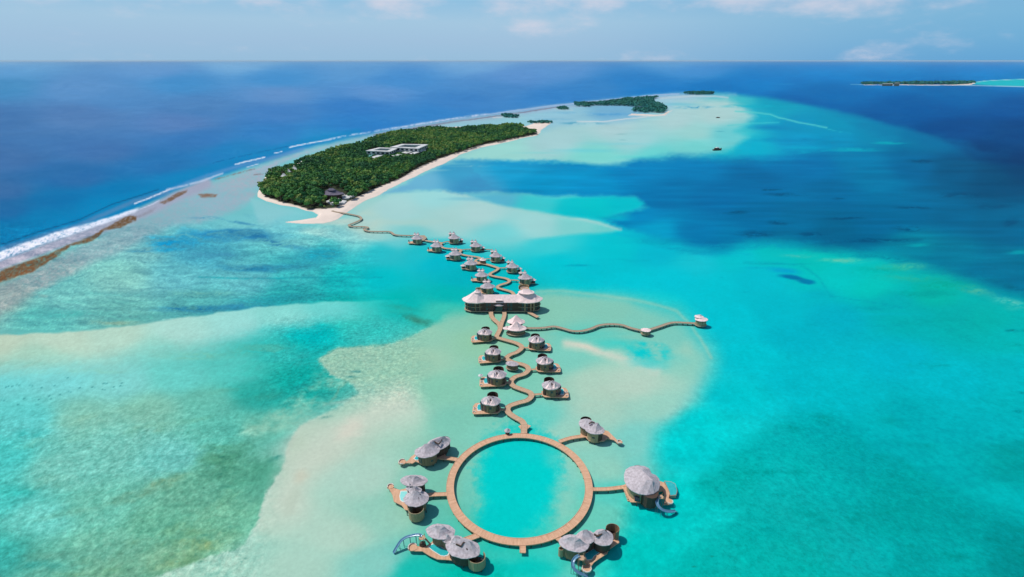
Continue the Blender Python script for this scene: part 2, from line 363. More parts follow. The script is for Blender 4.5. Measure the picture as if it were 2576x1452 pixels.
# pale shallows behind the main island
RG([(1139,398),(1216,368),(1319,348),(1355,338),(1400,318),(1500,312),(1640,296),(1680,286),(1700,262),(1760,250),(1830,250),(1870,270),(1900,290),(1880,310),(1850,330),(1880,345),(1840,372),(1790,392),(1650,402),(1560,412),(1450,408),(1300,404),(1180,404)],
   [(1250,375,160,220,206),(1400,350,170,212,208),(1550,320,178,212,208),(1700,300,178,214,208),(1800,290,178,214,206),(1500,395,130,220,206),(1650,390,110,216,206),(1750,370,120,216,206),(1830,340,110,208,206),(1600,350,164,214,210),(1750,335,160,216,206)], soft=14, wob=6)
BL(1470,378,110,7,(110,210,212),0.6); BL(1560,362,130,5,(128,214,214),0.5); BL(1360,385,90,4,(130,214,206),0.5)
BL(1640,395,120,6,(90,216,204),0.6)
# lilac reef-top band (dry reef) between the breakers and the islands
RG([(1850,239),(1708,239),(1550,252),(1417,266),(1285,284),(1132,304),(1020,322),(900,348),(830,364),(760,382),(690,404),(620,430),(560,452),(500,470),(440,500),(400,520),(340,548),(290,575),(240,600),(140,648),(60,690),(0,718),(-120,770),(-120,820),(0,790),(60,752),(149,704),(230,664),(300,634),(360,604),(431,568),(500,562),(572,536),(622,512),(645,492),(668,444),(690,420),(760,392),(830,372),(900,354),(990,335),(1060,322),(1132,310),(1285,290),(1417,271),(1550,256),(1700,244)],
   [(1700,240,172,196,214),(1417,268,168,184,204),(1132,306,166,178,192),(900,350,176,186,198),(800,378,178,186,198),(700,412,176,183,196),(600,455,168,181,190),(520,492,156,184,194),(440,530,150,180,188),(350,570,144,178,184),(260,620,138,176,180),(120,690,140,170,172),(20,750,132,164,164)], soft=12, alpha=1.0, wob=6, tex='grain')
BL(650,474,60,14,(128,196,202),0.7,rot=-12)
# brown and white drift lines on the reef top
ST([(1417,268),(1285,287),(1132,308),(1020,326),(940,340)], (120,112,128), 2.4, 0.8)
ST([(1480,262),(1600,250),(1680,243)], (150,170,190), 2.0, 0.6)
ST([(640,440),(700,430),(720,424)], (128,116,112), 3, 0.75, tex='brk'); ST([(540,452),(590,438),(640,425)], (134,118,116), 3.5, 0.7, tex='brk')
# turquoise shallow blue just outside the breakers
ST([(-100,640),(0,606),(99,574),(199,543),(290,505),(398,468),(500,432),(600,402),(700,375),(800,352),(900,334)], (0,136,186), 16, 0.55, soft=10)
ST([(-100,660),(0,628),(99,596),(199,566),(282,530),(340,506),(420,484)], (96,140,180), 11, 0.75, soft=5)
ST([(420,480),(500,448),(600,418),(680,398),(760,376)], (96,150,196), 8, 0.7, soft=4)
ST([(-100,652),(0,616),(99,583),(199,553),(282,514),(340,496),(398,477)], (8,84,128), 2.4, 0.8, wob=0.06)
ST([(536,410),(580,399),(663,381),(740,365)], (10,92,146), 2.0, 0.7, wob=0.06, tex='brk')
# breakers
ST([(-100,712),(0,668),(60,646),(133,618),(232,582),(331,546),(380,526),(440,496),(520,462)], (166,172,188), 26, 1.0, soft=8)
RG([(-100,672),(0,633),(60,612),(133,587),(180,573),(232,559),(290,541),(331,528),(352,524),(345,532),(331,537),(280,556),(232,573),(180,590),(133,606),(60,632),(0,655),(-100,694)], (236,240,250), soft=3, wob=3, tex='foam')
ST([(338,513),(370,501),(400,488),(428,476)], (232,236,246), 3.2, 0.95, tex='foam', soft=1.5)
ST([(300,545),(345,530),(385,514),(400,505)], (214,218,234), 2.5, 0.8, tex='foam')
ST([(420,478),(470,465),(517,452),(560,436)], (206,212,230), 5, 0.8, soft=2.5, tex='foam')
ST([(593,414),(630,404),(666,396)], (236,240,248), 3.0, 0.95, tex='foam'); ST([(620,421),(650,412)], (222,226,240), 2, 0.8)
ST([(690,386),(710,381)], (232,236,246), 1.8, 0.9); ST([(729,371),(770,362),(809,355)], (232,236,246), 2.8, 0.95, tex='foam')
ST([(812,354),(854,345),(930,332),(1020,318),(1132,300),(1220,288)], (206,216,236), 3.6, 0.9, soft=2, tex='foam2')
ST([(1220,288),(1285,280),(1417,263),(1550,249),(1650,239),(1708,236)], (178,196,222), 2.4, 0.85, soft=1.5)
# brown exposed reef
brown = (112,84,54)
RG([(-100,745),(0,682),(60,660),(133,636),(165,618),(232,592),(255,577),(290,558),(325,543),(345,544),(342,555),(300,572),(262,580),(250,592),(232,606),(180,618),(133,652),(80,684),(20,704),(0,712),(-100,770)], brown, soft=2.5, wob=5, tex='rock')
RG([(401,511),(420,500),(450,484),(474,478),(470,484),(440,500),(415,513)], (124,98,78), soft=2, wob=3, tex='rock')
RG([(497,489),(520,487),(545,490),(540,497),(505,497)], (140,112,92), soft=2, wob=2, tex='rock')
RG([(340,545),(360,536),(392,522),(386,532),(350,548)], (140,140,146), soft=3, alpha=0.6, wob=3, tex='rock')
# seagrass streaks left of the walkway chain
S = 'streak'
BL(630,590,150,22,(44,134,172),0.6); BL(430,614,90,24,(34,150,188),0.5); BL(690,673,150,13,(56,144,170),0.5); BL(560,779,190,11,(34,136,164),0.6,rot=-3); BL(780,640,110,26,(40,156,178),0.4)
BL(630,590,75,17,(24,104,152),0.95,rot=8,tex=S); BL(700,612,90,13,(40,120,160),0.85,rot=12,tex=S); BL(560,592,120,22,(30,128,176),0.8,tex=S)
BL(420,612,70,24,(10,146,192),0.85,tex=S); BL(355,630,45,6,(30,120,160),0.8,tex=S); BL(540,640,90,14,(60,142,170),0.7,tex=S); BL(480,600,60,30,(30,150,190),0.6,tex=S)
BL(640,675,110,13,(36,128,160),0.9,tex=S); BL(760,665,90,22,(40,142,166),0.6,tex=S); BL(820,640,70,26,(20,150,176),0.6,tex=S)
BL(660,551,60,8,(80,160,184),0.7,rot=12,tex=S); BL(520,548,60,5,(70,150,180),0.6,tex=S); BL(600,560,80,4,(50,130,170),0.6,rot=10,tex=S)
ST([(500,697),(620,701),(760,699),(880,697),(960,698)], (14,150,162), 3.2, 0.75, soft=2, tex='brk')
BL(480,776,150,9,(16,116,156),0.95,rot=-1,tex=S); BL(600,770,110,12,(40,134,160),0.75,rot=-4,tex=S); BL(700,752,150,13,(30,148,160),0.7,rot=-3,tex=S); BL(860,745,90,14,(0,160,160),0.6,tex=S)
BL(370,796,140,12,(60,160,156),0.7,rot=-3,tex=S); BL(290,812,90,9,(110,160,140),0.6,tex=S); BL(150,790,160,16,(56,172,168),0.7,tex=S); BL(500,740,160,12,(96,176,164),0.6,tex=S)
BL(330,740,180,8,(74,178,176),0.6,tex=S); BL(90,745,60,6,(110,150,150),0.6,tex=S); BL(240,760,160,7,(70,176,170),0.5,tex=S)
# long sand spit on the left: hard upper edge, soft lower edge
exec_regions.append(('fade_below', [(-200,852),(0,842),(100,837),(199,832),(365,812),(530,789),(663,771),(762,763),(860,757),(1010,752)],
   [(0,850,172,208,184),(150,850,170,212,190),(300,840,164,214,194),(450,830,156,218,204),(600,812,150,220,208),(700,800,138,218,204),(850,775,112,216,204),(950,758,84,210,196),(100,900,150,210,188),(400,880,132,212,196),(700,840,110,212,200)], 46, 128, 1.0))
BL(60,915,160,8,(110,190,172),0.4,tex=S); BL(200,935,150,10,(120,204,180),0.4,tex=S); BL(500,895,130,12,(108,196,170),0.55,tex=S)
BL(640,880,150,20,(80,180,160),0.6,tex=S); BL(790,835,80,26,(0,182,176),0.7,tex='mott'); BL(760,870,70,26,(10,184,172),0.6,tex='mott'); BL(680,930,110,40,(40,178,160),0.5,tex='mott')
BL(760,930,70,45,(0,166,154),0.6,rot=-30,tex='mott'); BL(800,885,60,10,(20,150,140),0.6,rot=-25,tex='mott')
BL(1050,806,54,17,(56,146,124),0.95,rot=16,tex='edge',hard=0.1); BL(1010,775,60,9,(40,168,150),0.7,rot=8,tex='edge'); BL(1000,785,80,12,(40,176,160),0.6,tex='mott'); BL(930,830,90,22,(40,190,176),0.5,tex='mott')
# big sand flat from the ring up to the restaurant
flat = [(1098,812),(1130,792),(1200,776),(1349,735),(1420,733),(1499,741),(1580,752),(1648,766),(1704,783),(1740,821),(1764,856),(1784,880),(1794,902),(1784,934),(1764,966),(1744,997),(1691,1036),(1660,1062),(1650,1120),(1635,1170),(1600,1215),(1560,1260),(1520,1330),(1490,1400),(1440,1470),(1300,1470),(1240,1400),(1160,1420),(1050,1470),(960,1520),(560,1520),(380,1455),(519,1402),(600,1380),(616,1370),(644,1320),(668,1243),(700,1195),(716,1160),(722,1125),(752,1071),(851,1024),(901,990),(880,960),(830,945),(801,905),(851,875),(920,872),(984,866),(1050,840)]
_in = poly_sdf(np.array([float(p[0]) for p in LAG]), np.array([float(p[1]) for p in LAG]), flat)
RG(flat, [p for p, q in zip(LAG, _in) if q > 0]+[(1060,850,150,206,178),(1140,800,140,206,178),(1000,880,160,208,180),(1600,1180,120,212,196),(1560,1240,90,212,194)]+[(620,1390,164,213,193),(500,1450,152,210,190),(700,1300,190,216,196),(760,1120,190,208,186),(870,1000,160,208,184),(900,920,160,204,178),(1000,920,164,208,180),(900,895,164,204,178),(1450,760,140,206,182),(1600,800,132,208,186),(1700,840,128,208,188),(1720,900,146,212,190),(1620,1100,130,214,198)], soft=lambda x: 5+17*sstep(1070, 1150, x)+24*sstep(1450, 1700, x), wob=3, tex='edge')
exec_regions.append(('greenmix',))
RG([(801,905),(851,875),(960,869),(1000,872),(1090,900),(1100,930),(1060,950),(960,950),(901,951),(860,985),(830,1020),(760,1065),(700,1088),(640,1100),(600,1090),(640,1050),(700,1020),(750,980),(790,955)], (150,202,174), soft=14, alpha=0.6, wob=8, tex='mott')
BL(900,935,26,5,(30,120,120),0.7,tex='brk'); BL(885,948,20,4,(20,120,120),0.6,tex='brk'); BL(820,1050,22,5,(50,130,120),0.6,rot=-10,tex='brk')
ST([(980,865),(900,872),(851,876),(815,896),(801,912)], (110,170,146), 2.5, 0.6, soft=2, wob=3)
ST([(902,952),(870,960),(850,985),(830,1010)], (120,176,150), 4, 0.5, soft=4, wob=4)
# bright banks
ST([(1010,1010),(960,1030),(917,1057),(870,1085),(820,1130),(768,1173),(740,1215),(728,1260)], (207,216,197), 60, 0.85, soft=48, wob=2)
BL(880,1080,60,30,(222,216,198),0.8,rot=-35); BL(1010,1003,70,12,(190,213,191),0.5,rot=-10); BL(755,1200,30,22,(212,202,178),0.5,rot=-30)
BL(735,1260,24,60,(190,204,184),0.6,rot=20); BL(860,1010,60,10,(178,206,184),0.6,rot=-14)
ST([(1425,866),(1470,872),(1520,888),(1580,908),(1650,930)], (212,217,198), 14, 0.9, soft=16, wob=2)
BL(1470,873,60,9,(224,216,196),0.8,rot=12); BL(1560,980,110,50,(190,214,194),0.7); BL(1500,1010,90,40,(186,212,190),0.5)
BL(1730,880,34,24,(160,212,190),0.7,rot=60); BL(1380,1090,30,14,(176,208,184),0.6)
# blue-green pocket inside the bank
BL(1632,885,70,30,(0,206,204),1.0,rot=4,tex='mott',hard=0.3); BL(1560,866,90,18,(60,210,196),0.7,rot=8); BL(1630,915,70,16,(70,212,200),0.6)
BL(1480,838,150,10,(98,208,190),0.5); BL(1650,905,110,34,(60,210,200),0.35)
ST([(1349,734),(1420,732),(1499,741),(1580,752),(1648,766),(1704,783),(1740,821),(1764,856),(1790,900)], (158,210,184), 5, 0.55, soft=5)
# ring pool
BL(1305,1205,118,150,(0,210,200),1.0,rot=0,hard=0.6,tex='edge',wob=.25); BL(1265,1315,84,66,(0,207,197),1.0,hard=0.4,tex='edge',wob=.25); BL(1330,1130,96,40,(10,208,200),0.9,hard=0.4,tex='edge',wob=.25); BL(1385,1150,30,40,(80,210,194),0.6)
BL(1420,1260,45,90,(150,210,186),0.6); BL(1175,1240,24,70,(110,206,184),0.6)
BL(1180,1450,160,44,(0,198,176),0.85,tex='edge',hard=0.3); BL(1310,1430,120,30,(0,202,186),0.7,tex='edge'); BL(1060,1440,80,50,(30,196,176),0.6,tex='edge')
BL(1170,1390,60,16,(70,204,184),0.5)
BL(1600,1400,90,80,(0,204,190),0.9,tex='edge',hard=0.3)
# spit and shallows off the near end of the island
RG([(630,500),(660,505),(700,520),(740,530),(760,540),(700,548),(690,562),(740,572),(840,572),(930,566),(960,545),(900,540),(980,490),(1050,482),(1115,479),(1180,494),(1247,515),(1320,530),(1380,538),(1440,548),(1500,560),(1562,577),(1540,585),(1450,590),(1350,600),(1250,606),(1150,596),(1060,600),(960,606),(860,606),(780,590),(700,580),(650,560),(640,530)],
   [(1100,500,160,220,214),(1000,530,172,218,210),(900,560,188,218,200),(1200,540,176,216,208),(1350,560,160,216,208),(1450,565,130,214,204),(1540,578,110,210,200),(1250,590,120,212,208),(1050,590,130,212,206),(1100,560,168,216,206),(850,590,140,214,208),(720,570,120,208,210),(680,540,140,206,206),(800,580,158,216,206),(1130,545,172,216,206)], soft=7, wob=3)
BL(860,560,110,16,(204,216,198),0.7); BL(1020,560,120,12,(186,216,198),0.5)
ST([(1115,480),(1180,494),(1247,516),(1320,530),(1380,538),(1440,548),(1500,560),(1562,577)], (176,218,206), 5, 0.8, soft=5, wob=1)
# dark blue band of water
blue_band = [(962,485),(1000,468),(1040,452),(1085,430),(1120,412),(1160,403),(1250,405),(1347,407),(1430,409),(1512,417),(1560,412),(1612,402),(1711,392),(1805,396),(1921,398),(1980,390),(2020,384),(2120,380),(2250,376),(2400,390),(2700,420),(2700,760),(2576,742),(2480,712),(2385,674),(2300,652),(2219,638),(2120,630),(2053,622),(1980,612),(1880,610),(1830,628),(1803,634),(1740,620),(1678,604),(1620,590),(1579,577),(1540,562),(1512,550),(1560,540),(1622,520),(1600,498),(1520,494),(1446,492),(1380,496),(1313,487),(1240,484),(1164,487),(1115,479),(1040,481)]
RG(blue_band, [(1000,475,110,180,206),(1060,450,110,184,208),(1150,430,60,160,196),(1200,470,60,148,190),(1300,425,20,150,196),(1350,460,0,140,188),(1450,430,0,142,192),(1500,470,0,136,188),(1600,440,0,124,180),(1650,500,0,110,166),(1620,540,0,124,176),(1750,420,0,116,172),(1800,500,0,104,160),(1900,450,0,100,154),(1950,410,0,112,168),(2050,420,0,108,164),(2150,400,0,118,166),(2100,480,0,100,150),(2200,450,0,112,158),(2300,420,0,96,146),(2400,430,0,80,124),(2500,450,0,70,112),(2560,420,0,60,106),(1900,550,0,100,150),(2000,560,0,100,146),(2100,580,0,92,134),(2200,560,0,96,142),(2300,530,0,100,146),(2400,540,0,96,140),(2500,560,0,92,134),(2560,600,0,96,138),(2300,620,0,126,152),(2400,640,0,116,148),(2500,680,0,108,144),(2560,640,0,108,142),(1750,580,0,112,164),(1650,580,0,150,190),(1850,600,0,112,160),(1980,600,0,104,146)], soft=lambda x: 8+16*sstep(1400, 1900, x), wob=10)
BL(1180,500,90,7,(120,196,208),0.7); BL(1260,490,100,8,(70,176,200),0.5); BL(1120,412,90,4,(120,200,206),0.6); BL(1200,418,80,3,(110,190,204),0.6,tex=S); BL(1090,428,60,4,(140,206,212),0.6)
RG([(1180,492),(1240,490),(1313,489),(1400,500),(1446,497),(1540,494),(1600,498),(1622,512),(1590,528),(1540,540),(1510,550),(1440,545),(1380,536),(1320,528),(1247,514)], [(1250,500,90,184,204),(1350,515,60,204,204),(1480,515,0,200,200),(1580,510,0,194,200),(1450,535,0,196,200)], soft=7, wob=4)
BL(1540,548,60,10,(0,180,190),0.7); BL(1600,596,80,10,(0,176,200),0.6,rot=10); BL(1700,625,80,10,(0,164,190),0.6,rot=8,tex=S); BL(1800,640,120,8,(0,160,190),0.5,tex=S)
BL(1640,612,120,7,(0,170,190),0.5,tex=S)
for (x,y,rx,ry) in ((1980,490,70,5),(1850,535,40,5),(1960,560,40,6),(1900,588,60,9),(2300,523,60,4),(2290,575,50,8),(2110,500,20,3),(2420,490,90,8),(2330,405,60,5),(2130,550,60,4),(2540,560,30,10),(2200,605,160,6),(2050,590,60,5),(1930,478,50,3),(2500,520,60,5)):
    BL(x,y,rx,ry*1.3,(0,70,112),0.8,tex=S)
for (x,y) in ((2120,632),(2230,650),(2330,672),(2420,700),(2510,738)): BL(x,y,110,14,(0,146,164),0.7,rot=8,tex=S)
for (x,y) in ((1660,606),(1760,630),(1850,622),(1950,616)): BL(x,y,90,12,(0,156,182),0.6,tex=S)
BL(1640,655,180,5,(0,170,186),0.45,tex=S); BL(1450,668,60,4,(0,160,180),0.6,tex=S)
# right-hand streaks over the plate edge
BL(1937,322,78,11,(0,138,184),0.8); BL(1995,353,100,7,(0,138,184),0.7); BL(2110,357,90,5,(0,134,172),0.6); BL(2150,379,110,4,(0,182,194),0.7); BL(2235,361,60,3,(0,190,190),0.8); BL(2020,372,80,5,(0,176,200),0.6)
BL(1937,322,60,9,(0,140,186),0.8,tex=S); BL(2000,350,110,6,(0,134,180),0.7,tex=S); BL(2050,362,120,5,(0,138,180),0.6,tex=S); BL(2120,345,90,4,(0,140,176),0.6,tex=S)
BL(2000,380,110,8,(0,170,196),0.7,tex=S); BL(2150,375,90,5,(0,176,192),0.8,tex=S); BL(2230,360,60,4,(0,172,186),0.8,tex=S); BL(1900,385,90,9,(0,184,204),0.6)
ST([(1850,280),(1900,283),(1937,287),(1960,296),(2010,308),(2050,315),(2080,322)], (96,214,206), 2.4, 0.85, soft=2)
ST([(2080,324),(2110,332),(2140,336)], (60,200,200), 2, 0.6, tex='brk'); ST([(1830,316),(1900,310),(1960,308)], (84,208,204), 2, 0.5, soft=2)
BL(1900,268,100,6,(0,178,196),0.6,tex=S); BL(1745,270,60,5,(30,150,196),0.7,tex=S); BL(1710,262,70,6,(90,190,206),0.5)
BL(1520,288,90,6,(90,164,206),0.8,tex=S); BL(1440,284,80,4,(120,184,210),0.6,tex=S); BL(1460,310,80,4,(86,166,190),0.8,tex=S); BL(1380,300,80,3,(110,180,206),0.6,tex=S); BL(1350,288,60,3,(150,206,214),0.6)
ST([(1452,306),(1520,306),(1580,299),(1625,294)], (214,220,216), 2.2, 0.9, soft=1.5); ST([(1625,294),(1680,290)], (200,216,210), 2.0, 0.7)
ST([(1580,291),(1640,292),(1672,290),(1690,278)], (220,220,212), 2.2, 0.9); ST([(1240,296),(1262,296)], (220,216,212), 2, 0.9); ST([(1395,274),(1440,277)], (190,206,210), 1.5, 0.7)
ST([(1660,248),(1740,241),(1800,242),(1830,246)], (190,212,214), 3, 0.8, soft=3); BL(1720,253,50,5,(170,208,210),0.6)
BL(1560,338,20,1.5,(110,170,170),0.7); BL(1566,352,14,1.5,(120,180,180),0.6); BL(1815,330,20,1.3,(50,150,170),0.7)
# greenish and sandy coral on the right
G = 'coral'
BL(2120,655,80,9,(96,206,176),0.95,tex=G); BL(2010,644,60,7,(66,196,180),0.8,tex=G); BL(2270,672,90,13,(70,190,160),0.9,tex=G); BL(2290,700,110,14,(40,188,160),0.7,tex=G); BL(2210,680,110,18,(0,178,160),0.6,tex=G)
BL(2451,730,70,14,(70,186,160),0.85,tex=G,rot=12); BL(2540,762,60,18,(90,196,180),0.9,tex=G,rot=14); BL(2380,715,90,24,(0,172,150),0.7,tex=G); BL(2300,740,120,16,(0,176,160),0.5,tex=S)
BL(2312,617,44,5,(0,176,182),0.9); BL(2560,636,40,7,(0,166,176),0.9); BL(2400,620,90,5,(0,128,156),0.6,tex=S); BL(2450,650,90,6,(0,128,156),0.5,tex=S)
BL(2440,694,90,7,(0,118,146),0.85,rot=4,tex=S); BL(2545,722,60,8,(0,100,130),0.85,rot=10,tex=S); BL(2230,650,100,6,(0,118,146),0.5,rot=8,tex=S)
BL(1971,682,60,10,(0,160,204),0.8,rot=8); BL(1995,699,46,7,(0,112,160),0.95,rot=8,hard=0.4); BL(2030,710,28,7,(0,118,164),0.9,rot=6,hard=0.4); BL(1900,674,50,5,(0,170,190),0.5,tex=S)
BL(1950,664,110,3,(0,160,170),0.7); ST([(1870,660),(1960,662),(2020,670),(2060,700),(2090,745),(2200,762),(2270,775)], (0,160,172), 3, 0.55, soft=4, tex='brk')
BL(2060,740,60,24,(0,166,186),0.5); BL(2200,775,90,8,(0,164,170),0.5,tex=S); BL(2330,740,110,14,(0,166,156),0.5,tex=S); BL(2100,818,40,6,(0,168,176),0.5,tex=S); BL(2230,820,60,5,(0,166,176),0.5,tex=S); BL(2380,810,140,16,(0,168,158),0.5,tex=S)
BL(2552,832,36,5,(0,124,130),0.85,tex=S); BL(2560,868,40,6,(0,150,140),0.7,tex=S); BL(2340,920,70,8,(0,158,156),0.6,tex=S); BL(2200,790,150,5,(0,190,204),0.5)
BL(1876,735,12,1.5,(0,150,170),0.5); BL(1815,698,8,1.2,(0,150,170),0.5)
for (x,y) in ((2565,988),(2560,1035)): BL(x,y,16,4,(0,120,120),0.6,tex='brk')
# seagrass meadow bottom right
RG([(1750,1212),(1790,1180),(1850,1130),(1930,1070),(2010,1040),(2086,1030),(2130,1070),(2172,1118),(2250,1165),(2345,1219),(2430,1260),(2576,1318),(2700,1380),(2700,1600),(1650,1600),(1700,1420),(1790,1345),(1860,1290),(1780,1260)],
   [(1800,1200,0,168,156),(1950,1100,0,172,168),(2080,1060,0,168,168),(2000,1180,0,176,168),(2150,1150,0,166,162),(2100,1240,0,174,168),(2300,1240,0,162,154),(2250,1300,0,160,152),(2000,1290,0,166,158),(2450,1300,0,160,154),(2560,1350,0,140,136),(2576,1420,0,132,128),(2400,1400,0,170,164),(2200,1400,0,176,170),(2000,1420,0,172,160),(1800,1430,0,178,166),(2300,1420,0,158,152)], soft=34, alpha=0.9, wob=12, tex='meadow')
for (x,y,rx,ry,r_) in ((1790,1212,60,10,-10),(1900,1190,110,10,-4),(1990,1185,50,14,10),(2260,1160,120,12,28),(2200,1140,60,22,30),(2380,1225,60,16,28),(1940,1270,90,12,0),(2060,1290,140,10,-6),(2220,1290,120,12,-8),(2120,1310,110,14,-4),(2290,1375,50,9,10),(2400,1400,90,16,4),(2540,1330,50,16,10),(2560,1400,40,22,10),(2520,1130,70,16,10),(2250,1060,60,14,10),(1980,1080,70,12,-5),(2080,1060,60,16,20),(1800,1440,90,14,0),(2300,1120,90,14,6)):
    BL(x,y,rx,ry,(0,146,136),0.55,rot=r_,tex='mott')
# seagrass lower left
for (x,y,rx,ry,r_,c,a) in ((560,1160,110,60,-10,(70,150,120),0.85),(640,1165,90,50,20,(72,152,124),0.85),(590,1200,90,26,0,(64,144,116),0.7),(420,1210,70,22,-15,(100,150,112),0.8),(350,1245,120,18,-14,(88,152,124),0.75),(520,1270,110,28,-5,(92,164,130),0.6),(600,1260,70,40,0,(104,168,128),0.55),
      (470,1330,110,36,0,(92,160,122),0.7),(380,1370,110,24,0,(92,144,106),0.8),(500,1370,90,26,0,(116,164,114),0.8),(560,1350,60,30,0,(110,170,130),0.6),(300,1400,150,20,-8,(84,148,118),0.7),(440,1410,110,22,-10,(104,156,110),0.75),(60,1420,110,24,0,(30,150,140),0.7),(150,1395,130,14,-5,(70,154,134),0.6),(250,1440,150,16,-6,(90,160,120),0.7),
      (700,1148,34,10,-25,(30,130,116),0.9),(370,1082,90,18,-8,(104,172,140),0.6),(250,1050,160,22,-10,(112,178,152),0.5),(140,1110,120,18,-10,(96,180,156),0.5),(120,1215,110,26,0,(100,178,154),0.5),(60,1090,80,20,0,(30,176,170),0.6),(60,1240,80,20,0,(30,180,168),0.5),(180,1290,140,12,-10,(96,176,150),0.5),
      (690,990,100,14,-10,(30,152,136),0.6),(620,1010,120,12,-12,(60,160,140),0.6),(760,975,70,16,-30,(10,146,140),0.6),(560,985,140,8,-8,(86,172,150),0.5),(500,1055,120,10,-10,(90,176,150),0.5),(640,1110,70,14,-20,(84,160,136),0.5)):
    BL(x,y,rx,ry,c,a,rot=r_,tex='mott')
# coral heads: small dark spots
rs = random.Random(3)
for (x,y) in ((14,974),(20,972),(30,972),(45,969),(62,1003),(98,1005),(130,1004),(124,996),(152,993),(175,986),(234,974),(262,965),(267,964),(285,973),(304,971),(306,964),(260,980),(200,976),(78,970),(8,1008),(45,1018),(92,1018),(104,975),(170,950),(135,970)):
    BL(x,y,5+rs.random()*3,1.6,(20,120,126),0.85)
for i in range(60):
    BL(rs.uniform(0,640),rs.uniform(1080,1440),3+rs.random()*5,1.4+rs.random()*1.6,(40,130,112),0.5)
for (x,y,rx,ry) in ((510,1198,14,6),(568,1225,16,5),(560,1150,12,4),(590,1192,12,4),(620,1203,10,3),(470,1273,16,4),(515,1345,18,5),(350,1340,14,4),(420,1300,14,3),(1790,1400,8,3),(1745,1425,8,3),(2370,1290,10,6)):
    BL(x,y,rx,ry,(40,124,104),0.7,tex='mott')
# far lagoon beyond the distant island
RG([(2430,211),(2470,204),(2540,200),(2640,198),(2760,203),(2760,222),(2640,222),(2500,216)], (24,190,196), soft=2, wob=0.5)
ST([(2449,208),(2480,203.5),(2540,200.5),(2640,199)], (170,214,214), 1.3, 0.9); ST([(2220,214.5),(2300,214),(2400,214.5),(2470,215.5),(2560,218),(2660,222)], (170,206,216), 1.2, 0.9)
ST([(2140,213),(2200,213.5)], (120,180,206), 1.0, 0.8)
BL(1985,212,40,2,(60,150,200),0.5,tex=S)
ST([(300,153.6),(360,153.6)], (150,190,214), .7, 0.6)
# shallows round the far islets
for (x,y,rx) in ((1285,294,40),(1416,273,26),(1358,309,44)): BL(x,y+2,rx,5,(170,212,214),0.7)

